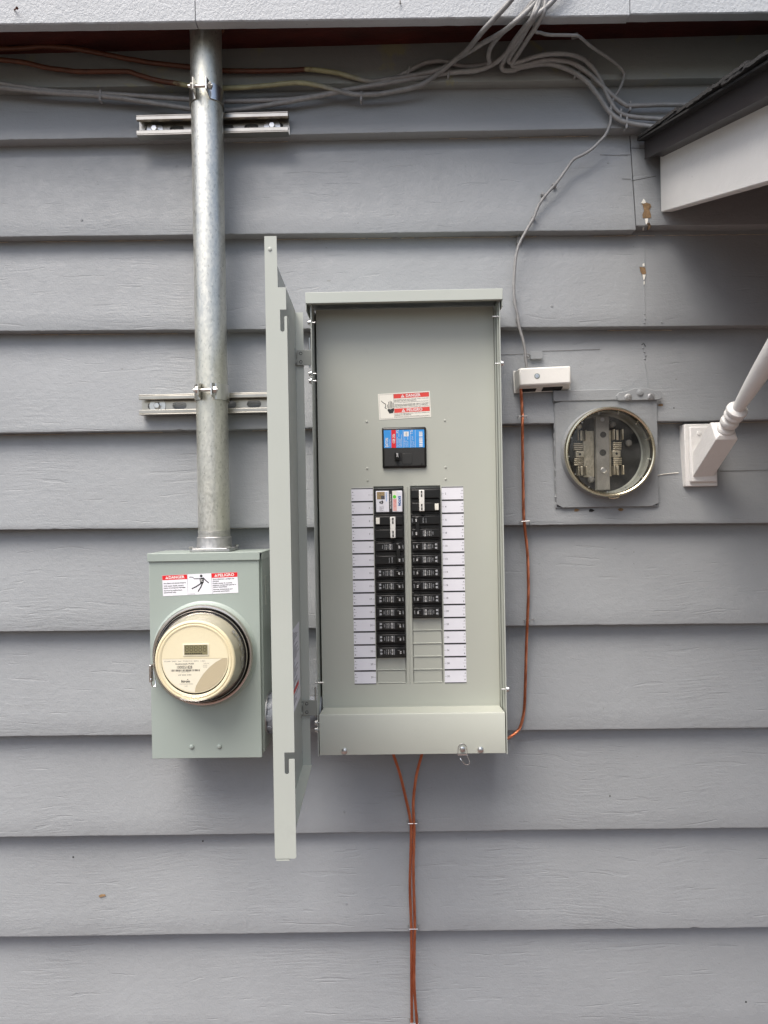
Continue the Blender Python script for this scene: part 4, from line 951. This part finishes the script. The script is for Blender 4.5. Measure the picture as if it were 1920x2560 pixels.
# ------------------------------------------------------------------ bonding box, copper wires
tl = math.radians(1.5); ju = Vector((math.cos(tl),0,math.sin(tl))); jv = Vector((-math.sin(tl),0,math.cos(tl))); jc = Vector((.3038, 0, 1.7650))
jb = thing('junction_box', (.3038, -.03, 1.742), 'small white plastic bonding box with one screw on the wall', 'junction box')
J = lambda a, b, y: jc+ju*a+jv*b+Vector((0, y, 0))
fa = [(-.0505,-.0172),(.0505,-.0172),(.0505,.0172),(-.0505,.0172)]
front = [J(a, b, -.0640) for a, b in fa]; back = [J(a*1.10, b*1.04 if b > 0 else -.0255, -.028) for a, b in fa]
build('cover', MB().add(front+back, [(0,1,2,3),(0,4,5,1),(1,5,6,2),(2,6,7,3),(3,7,4,0),(7,6,5,4)]), M['whiteplastic'], jb, None, .0028)
build('back_rim', MB().obox(J(0,-.0038,-.0290), ju*.0572, Vector((0,.0018,0)), jv*.0228), M['whiteplastic'], jb, None, .001)
sd_ = Vector((0, .036, -.0083)).normalized(); sn_ = Vector((0, -.0083, -.036)).normalized()
for a, wd, dd in ((-.0290, .0150, .0085), (.0180, .0200, .0105)):
    build('wire_mouth', MB().obox(J(a, -.0172, -.064)+sd_*(.0355-dd), ju*wd, sd_*dd, sn_*.0007), M['blackgap'], jb, None, .0005)
sc = build('screw_recess', MB().lathe(J(-.0162,-.0002,-.0641), (0,-1,0), [(.0058,.0),(.0052,.0003),(.0050,.0001)], 20, False, True), simple('screw_recess_grey', (.30,.34,.32), .5), jb)
build('screw_head', MB().lathe(J(-.0162,-.0002,-.0643), (0,-1,0), [(.0040,.0001),(.0036,.0008),(.0014,.0008),(.0013,.0002)], 16, False, True).obox(J(-.0162,-.0002,-.0650), ju*.0028, Vector((0,.0002,0)), jv*.0005), M['steel'], sc)

def strands(path, r, turns_per_m=26, n=7, ph=0):
    pts = spline(path, 10); mb = MB(); fr = []; e = None; s = 0
    # resample finely enough for the lay of the strands
    fine = []
    for a, b in zip(pts, pts[1:]):
        k = max(1, int((b-a).length/.0035)); fine += [a+(b-a)*(i/k) for i in range(k)]
    fine.append(pts[-1]); rs = r*.36
    for k, p in enumerate(fine):
        t = (fine[min(k+1, len(fine)-1)]-fine[max(k-1, 0)]).normalized()
        if e is None: e = t.cross(Vector((0,1,0))).normalized()
        e = (e-t*e.dot(t)).normalized(); fr.append((p, e.copy(), t.cross(e), s))
        if k+1 < len(fine): s += (fine[k+1]-p).length
    for j in range(n-1):
        o = [p+(e1*math.cos(a)+e2*math.sin(a))*(r-rs) for p, e1, e2, s in fr for a in (ph+2*math.pi*(j/(n-1)+s*turns_per_m),)]
        mb.tube(o, rs, 6)
    mb.tube([p for p, *_ in fr], rs, 5); return mb
def staple(px, py, wd, parent, depth=.0055, tilt=0, mat='zinc'):
    c = onwall(px, py, 0); h = wd/2; dzt = math.tan(tilt)*h
    a = [c+Vector((-h, .003, -dzt)), c+Vector((-h, -depth*.8, -dzt)), c+Vector((-h+.001, -depth, -dzt)), c+Vector((h-.001, -depth, dzt)), c+Vector((h, -depth*.8, dzt)), c+Vector((h, .003, dzt))]
    build('staple', MB().tube(a, .0008, 6), M[mat], parent)
def wire(px, off=.0034): return [onwall(x, y, off) for x, y in px]
pa = [(1302,970),(1303,985),(1304.6,1009),(1306,1053),(1306,1101),(1307,1161),(1308,1222),(1309,1285),(1313,1330),(1319,1389),(1321,1479),(1319,1539),(1316,1613),(1313,1718),(1310,1777),(1301,1816),(1287,1834),(1268,1847)]
pts = []
for k, (x, y) in enumerate(pa):
    d = -.045 if k < 2 else -.0395+.002*math.sin(k) if k < 15 else (-.042, -.047, -.052)[k-15]
    pts.append(P(x, y, d))
w1 = tag(build('copper_wire', strands(pts, .0031), M['copper']), 'bare copper wire from the white box down to the right side of the breaker panel', 'wire')
for x, y, t in ((1304.5,1042,.02),(1311,1303,.03),(1321.5,1548,.10)): staple(x, y, .0185, w1, .0118 if y > 1 else 0, t)
pl_ = [(982,1878),(984,1888),(1000,1936),(1016,2002),(1026,2050),(1028,2081),(1026,2161),(1025,2224),(1028,2309),(1028.6,2366),(1029,2461),(1029.5,2540),(1031,2580)]
pr_ = [(1056,1878),(1054,1888),(1041,1939),(1033.5,2002),(1034.5,2050),(1035.4,2081),(1033.6,2161),(1034.5,2224),(1037,2309),(1036,2366),(1035.5,2461),(1041,2540),(1044,2580)]
def down(px, off): 
    p = [P(x, y, -.0405+off) if y > 1900 else P(x, y, -.055) for x, y in px]; e = p[-1]; return p+[e+Vector((.01,0,-.15)), e+Vector((.0,0,-.35)), Vector((e.x,e.y,-.02))]
w2 = tag(build('copper_wire', strands(down(pl_, 0), .0031), M['copper']), 'left one of two bare copper wires hanging below the breaker panel', 'wire')
w3 = tag(build('copper_wire', strands(down(pr_, -.0022), .0031, ph=.5), M['copper']), 'right one of two bare copper wires hanging below the breaker panel', 'wire')
for x, y in ((1031,2051),(1033,2312),(1035.5,2545)): staple(x, y, .0205, w2, .0150, .0, 'zinc')

# ------------------------------------------------------------------ old meter socket
OX, OZ = .4305, 1.6118
om = thing('old_meter_socket', (OX, -.03, 1.503), 'old round glass-covered empty meter socket painted into the siding', 'meter socket')
hole_r = .0825; n = 64; mb = MB(); x0, x1, z0, z1 = .3285, .5335, 1.5030, 1.7175; ring = [(OX+hole_r*math.cos(2*math.pi*k/n), OZ+hole_r*math.sin(2*math.pi*k/n)) for k in range(n)]
outer = []
for k in range(n):
    a = 2*math.pi*k/n; c, s = math.cos(a), math.sin(a); tx = ((x1-OX) if c > 0 else (OX-x0))/max(1e-6, abs(c)); tz = ((z1-OZ) if s > 0 else (OZ-z0))/max(1e-6, abs(s)); t = min(tx, tz); outer.append((OX+c*t, OZ+s*t))
YP = -.0350
vs = [(x, YP, z) for x, z in ring]+[(x, YP, z) for x, z in outer]+[(x, .0, z) for x, z in outer]
fs = [(k, n+k, n+(k+1) % n, (k+1) % n) for k in range(n)]+[(n+k, 2*n+k, 2*n+(k+1) % n, n+(k+1) % n) for k in range(n)]
build('face_plate', mb.add(vs, fs), M['flatgrey'], om)
# caulk and paint build-up along the plate's edges
rr = random.Random(4); mb = MB()
for (xa, za), (xb, zb2) in (((x0,z0),(x0,z1)),((x0,z1),(x1,z1)),((x1,z1),(x1,z0)),((x1,z0),(x0,z0))):
    pts = [Vector((xa+(xb-xa)*k/40+rr.uniform(-.0006,.0006), YP+.006+rr.uniform(-.002,.002), za+(zb2-za)*k/40+rr.uniform(-.0006,.0006))) for k in range(41)]
    mb.tube(pts, lambda k: .0018+.0008*math.sin(k*1.9), 6)
build('caulk_bead', mb, M['flatgrey'], om)
build('collar', MB().lathe((OX, YP, OZ), (0,-1,0), [(.0925,-.001),(.0915,.004),(.0890,.0075),(.0880,.020),(.0850,.020)], 80), M['flatgrey'], om)
rngo = build('glass_ring', MB().lathe((OX, YP-.0165, OZ), (0,-1,0), [(.0896,0),(.0903,.004),(.0898,.0096),(.0884,.0118),(.0858,.0122),(.0838,.0108),(.0830,.0080),(.0832,-.002)], 88), M['brass'], om)
build('cup', MB().lathe((OX, YP-.012, OZ), (0,1,0), [(.0832,0),(.0828,.020),(.0815,.0350),(.078,.0370)], 72), simple('cup_paint', (.30,.31,.27), .5, var=.2, scale=40), om)
build('cup_back', MB().lathe((OX, YP+.0248, OZ), (0,-1,0), [(.082,0),(.040,.0003)], 48, False, True), simple('socket_base_dark', (.008,.008,.008), .5, var=.5, scale=40), om)
build('glass_cover', MB().lathe((OX, YP-.018, OZ), (0,-1,0), [(.0834,.004),(.0815,.012),(.050,.0136),(.02,.0142)], 64, False, True), M['glassold'], om)
for k in range(13):
    a = math.radians(75+k*27.5); c = Vector((math.cos(a), 0, math.sin(a))); p = Vector((OX, YP-.0125, OZ))
    build('ring_clip', MB().obox(p+c*.0815, c*.0038, Vector((0,.0006,0)), Vector((-c.z,0,c.x))*.0010), M['steel'], om)
oq = lambda x, y: (OX+(x-1078)/4.1475/1.225/1000, OZ-(y-1118)/4.1475/1.225/1000)
def obx(name, a, b, y0, y1, mat, bev=.0006, par=None):
    (xa, za), (xb, zb2) = oq(*a), oq(*b); return build(name, MB().box(min(xa,xb), max(xa,xb), y1, y0, min(za,zb2), max(za,zb2)), M[mat], par or om, None, bev)
YI = YP+.010
obx('centre_bar', (975,740), (1112,1500), YI+.004, YI-.010, 'bakelite', .0012)
for x, y, r in ((1048,930,.0062),(1042,1115,.0068),(1046,1297,.0058),(1043,775,.0042)):
    c = oq(x, y); build('bar_hole', MB().lathe((c[0], YI-.0101, c[1]), (0,-1,0), [(r,0),(r*.86,.0006),(r*.8,.0002)], 18, False, True), M['blackgap'] if r > .006 else M['hub'], om)
jl = obx('jaw_plate', (862,880), (972,1360), YI+.010, YI+.004, 'busbar'); jr = obx('jaw_plate', (1112,880), (1150,1355), YI+.010, YI+.004, 'busbar')
for side, (xa, xb) in (('l', (755, 850)), ('r', (1160, 1248))):
    for ya, yb in ((1005, 1085), (1165, 1245)):
        for k in range(4):
            t = (yb-ya)/4; obx('jaw_spring', (xa, ya+k*t+3), (xb, ya+(k+1)*t-3), YI+.004, YI-.004+.0006*k, 'busbar', .0008)
    xm = (770, 862) if side == 'l' else (1150, 1235); cb = obx('jaw_block', (xm[0], 1092), (xm[1], 1160), YI+.006, YI-.004, 'busbar', .001)
    c = oq((xm[0]+xm[1])/2, 1125); build('jaw_screw', MB().lathe((c[0], YI-.0041, c[1]), (0,-1,0), [(.0026,0),(.0022,.0004)], 12, False, True), M['blackgap'], cb)
    for ya, yb in ((878, 985), (1248, 1345)):
        for k, xx in enumerate(((792, 835, 872) if side == 'l' else (1160, 1205, 1250))):
            obx('jaw_clip', (xx-6 if k != 1 else xx-14, ya), (xx+6 if k != 1 else xx+14, yb), YI+.006, YI-.012 if k != 1 else YI-.003, 'busbar', .001)
for x, y in ((822,835),(1170,820),(940,1385),(1335,1012)):
    c = oq(x, y); build('lug', MB().lathe((c[0], YI+.012, c[1]), (0,-1,0), [(.0065,0),(.0065,.008),(.004,.010)], 16, False, True), M['bakelite'] if x > 900 else M['busbar'], om)
# flashing strip over the plate, hasp plate with slotted screws, bottom latch
p0 = P(1383, 1004, -.036); p1 = P(1560, 978, -.036); build('head_flashing', MB().box(x0-.003, P(1556,990,-.036).x, -.0372, -.020, 1.7176, 1.7400), M['flatgrey'], om, None, .0015)
hz = P(1600, 990, -.040); build_pts = [(-.044,-.0095),(.038,-.0095),(.0445,-.006),(.0455,.004),(.042,.0105),(.030,.0105),(.012,.0155),(-.010,.0150),(-.030,.0085),(-.042,.0070),(-.047,.0)]
hasp = build('hasp_plate', MB().prism([(hz.x+a, -.0402, hz.z+b+.001) for a, b in build_pts], (0, .0045, 0)), M['flatgrey'], om, None, .0012)
for x, y in ((1570,993),(1627,992),(1600,982)):
    p = P(x, y, -.0402); build('slotted_screw', MB().lathe(p, (0,-1,0), [(.0072,0),(.0068,.0014),(.0050,.0020),(.0048,.0032),(.0036,.0034)], 16, False, True).obox(p+Vector((0,-.0036,0)), Vector((.0030,0,.0014)), Vector((0,.0003,0)), Vector((-.0003,0,.0006))), M['hub'] if x != 1600 else M['flatgrey'], hasp)
lp = [P(1521,1239,-.058), P(1523,1244,-.062), P(1533,1246,-.063), P(1545,1244,-.062), P(1549,1238,-.058)]
build('ring_latch', MB().tube(spline(lp, 4), .0012, 6), M['brass'], om)
for x, y, mm in ((1441,1275,'barewood'),(1552,1274,'barewood'),(1652,1013,'barewood'),(1478,1276,'blackgap')):
    p = onwall(x, y, .0006); build('worn_chip', MB().prism([p+Vector((a*.0055*(1+.3*math.sin(3*k+x)), 0, b*.0032)) for k, (a, b) in enumerate(((1,0),(.6,.8),(-.3,1),(-1,.2),(-.6,-.9),(.4,-1)))], (0,.0008,0)), M[mm], om)

# ------------------------------------------------------------------ cables under the eave
def front_y(py, x):       # how far a cable has come away from the wall while it climbs past the fascia
    for (a, ya), (b, yb) in zip(((-60,-.176),(10,-.173),(55,-.170),(90,-.130),(125,-.085),(155,-.055),(185,-.043)), ((10,-.173),(55,-.170),(90,-.130),(125,-.085),(155,-.055),(185,-.043),(400,-.041))):
        if a <= py < b: return ya+(yb-ya)*(py-a)/(b-a)
    return -.041
def cable(px, r, mat, label, climb=None, extra=0.0, name='cable', soff=.0):
    pts = []
    for k, (x, y) in enumerate(px):
        d = (front_y(y, x) if climb is not None and k >= climb else None)
        if climb is not None and climb < 0 and k <= -climb: d = front_y(y, x)
        if d is None:
            w_ = onwall(x, y, r+.0008); d = w_.y-extra
            d = min(d, -.0345-r) if y < 345 else min(d, -.026)
        pts.append(P(x, y, min(d, -.02)-soff))
    wob = spline(pts, 7); wob = [p+Vector((0,0,1))*(.0007*noise.noise(p*38))+Vector((1,0,0))*(.0006*noise.noise(p*31+Vector((3,1,7)))) for p in wob]
    mb = MB().tube(wob, lambda k: r*(1+.07*noise.noise(Vector((k*.55, r*999, 1)))), 12); o = build(name, mb, M[mat] if isinstance(mat, str) else mat)
    return tag(o, label, 'cable', 'painted cables under the eave')
CR = .0048
xa = P(770, 175, -.04).x; xb_ = P(880, 190, -.04).x; xc = P(446, 209, -.04).x; xd = P(800, 215, -.04).x
c1 = cable([(-60,126),(0,122),(58,120),(107,116),(174,120),(243,132),(330,149),(405,160),(480,168),(556,176),(637,178),(718,176),(775,174),(833,181),(880,193),(920,203),(960,200),(1047,186),(1105,171),(1151,142),(1203,110),(1272,69),(1336,0),(1370,-60)], CR, redcable('overspray_upper', xa, xb_), 'upper cable stained red brown at left, turning grey and climbing over the fascia', 17)
c2 = cable([(-60,141),(0,149),(58,156),(127,171),(203,179),(312,179),(347,188),(394,201),(446,209),(480,215),(556,220),(637,217),(712,209),(752,207),(799,215),(868,233),(909,237),(960,233),(1047,214),(1093,185),(1134,153),(1168,124),(1209,75),(1278,0),(1315,-60)], CR, redcable('overspray_lower', xc, xd), 'lower red brown cable with yellowed middle that climbs leftmost over the fascia', 18, .0, soff=.003)
c3 = cable([(-60,203),(0,209),(116,226),(255,234),(475,249),(556,253),(723,249),(839,231),(960,206),(1018,180),(1064,157),(1110,153),(1150,165),(1190,164),(1222,158),(1221,142),(1224,124),(1236,104),(1258,80),(1290,54),(1320,26),(1342,0),(1372,-60)], CR*.95, 'cablegrey', 'upper of two grey cables crossing at left, hooking up under the fascia', 14)
c4 = cable([(-60,214),(0,219),(116,231),(278,243),(475,272),(556,277),(637,269),(781,243),(890,221),(960,210),(1040,196),(1116,183),(1191,176),(1238,157),(1272,127),(1307,87),(1330,46),(1345,0),(1360,-60)], CR, 'cablegrey', 'lower of two grey cables crossing at left, sagging nearest the strut channel', 12)
l1 = cable([(1425,-60),(1385,0),(1335,44),(1305,77),(1277,116),(1260,152),(1254,168),(1263,176),(1285,175),(1299,169),(1346,161),(1380,161),(1416,172),(1443,186),(1471,208),(1499,244),(1521,277),(1546,299),(1574,308),(1612,315),(1680,322)], CR, 'cablegrey', 'grey looped cable lowest of the three curving down to the porch roof', -7)
l2 = cable([(1372,-60),(1364,0),(1357,36),(1335,74),(1310,111),(1291,141),(1281,160),(1286,167),(1302,165),(1332,157),(1360,150),(1391,150),(1424,155),(1452,169),(1479,191),(1507,216),(1538,244),(1563,261),(1577,264),(1640,262),(1720,262)], CR*.95, 'cablegrey', 'grey looped cable ending topmost and level where it meets the porch roof', -6, .0065)
l3 = cable([(1362,-60),(1350,0),(1332,46),(1303,98),(1280,134),(1272,152),(1283,158),(1299,154),(1332,143),(1360,137),(1396,134),(1430,137),(1457,147),(1474,161),(1491,183),(1504,205),(1516,233),(1527,255),(1540,275),(1557,286),(1596,294),(1660,299)], CR*.9, 'cablegrey', 'grey looped cable arching highest along the wall before dipping behind the others', -5)
th = [(1330,30),(1338,76),(1352,82),(1374,87),(1430,88),(1446,90),(1471,111),(1507,136),(1543,161),(1557,177),(1560,189),(1551,219),(1538,241),(1528,262),(1527,291),(1525,311),(1513,338),(1493,360),(1480,372),(1457,387),(1433,400),(1415,425),(1391,458),(1367,485),(1346,515),(1334,545),(1319,571),(1301,604),(1294,622),(1288,658),(1285,718),(1287,756),(1294,789),(1297,813),(1307,849),(1313,879),(1314,897),(1318,925)]
t1 = cable(th, .0029, 'cablegrey', 'thin grey painted wire wandering down to the white bonding box', -4)
# lumps of paint and old clips along the thin wire
def lump(p, a, b, c, parent, name='paint_lump', mat='cablegrey', tilt=0):
    ct, st_ = math.cos(tilt), math.sin(tilt); build(name, MB().obox(p, Vector((ct,0,st_))*a, Vector((0,b,0)), Vector((-st_,0,ct))*c), M[mat], parent, None, min(a, b, c)*.6)
for x, y, a, c, tl in ((1437,90,.0075,.0050,.2),(1298,602,.0055,.0085,-.25),(1333,545,.0030,.0040,.3),(1385,464,.0035,.0050,.6),(1358,487,.003,.0050,.9),(1560,184,.003,.0042,0),(1287,752,.0030,.0046,0),(1294,800,.0032,.0052,.1)):
    p = onwall(x, y, .003); lump(P(x, y, (-.05 if y < 120 else p.y-.002)), a, .0040, c, t1, tilt=tl)
p = onwall(1341, 888, .0085); tg = build('cable_tag', MB().obox(p, Vector((.0125,0,.0003)), Vector((0,.0012,.0)), Vector((-.0002,0,.0078))), M['flatgrey'], t1, None, .0006)
build('tag_tie', MB().tube([onwall(1310,886,.006), onwall(1318,884,.008), onwall(1326,887,.007), onwall(1322,893,.006), onwall(1313,890,.006)], .0016, 6), M['cablegrey'], t1)
def clip(x, y, ang, ln, parent, y0=None):
    p = onwall(x, y, .0); yy = (y0 if y0 is not None else min(p.y, -.036)-.0078); c = P(x, y, yy); a = Vector((math.cos(ang), 0, math.sin(ang)))
    build('cable_clip', MB().obox(c, a*ln, Vector((0,.0012,0)), Vector((-a.z,0,a.x))*.0022).obox(c+a*ln+Vector((0,.006,0)), a*.0012, Vector((0,.007,0)), Vector((-a.z,0,a.x))*.0022).obox(c-a*ln+Vector((0,.006,0)), a*.0012, Vector((0,.007,0)), Vector((-a.z,0,a.x))*.0022), M['cablegrey'], parent, None, .0007)
clip(250, 238, 1.5, .0100, c3); clip(903, 240, 1.5, .0085, c2); clip(1022, 176, 1.3, .0075, c3); clip(1122, 181, 1.4, .0080, c4)
clip(1358, 140, 1.55, .0120, l3); clip(1468, 154, .7, .0080, l3); clip(1456, 172, .8, .0085, l2); clip(1444, 183, .9, .0085, l1)
clip(1576, 264, 1.5, .0090, l2); clip(1552, 283, 1.5, .0085, l3); clip(1567, 306, 1.5, .0110, l1); clip(1299, 155, 1.5, .0090, l3)
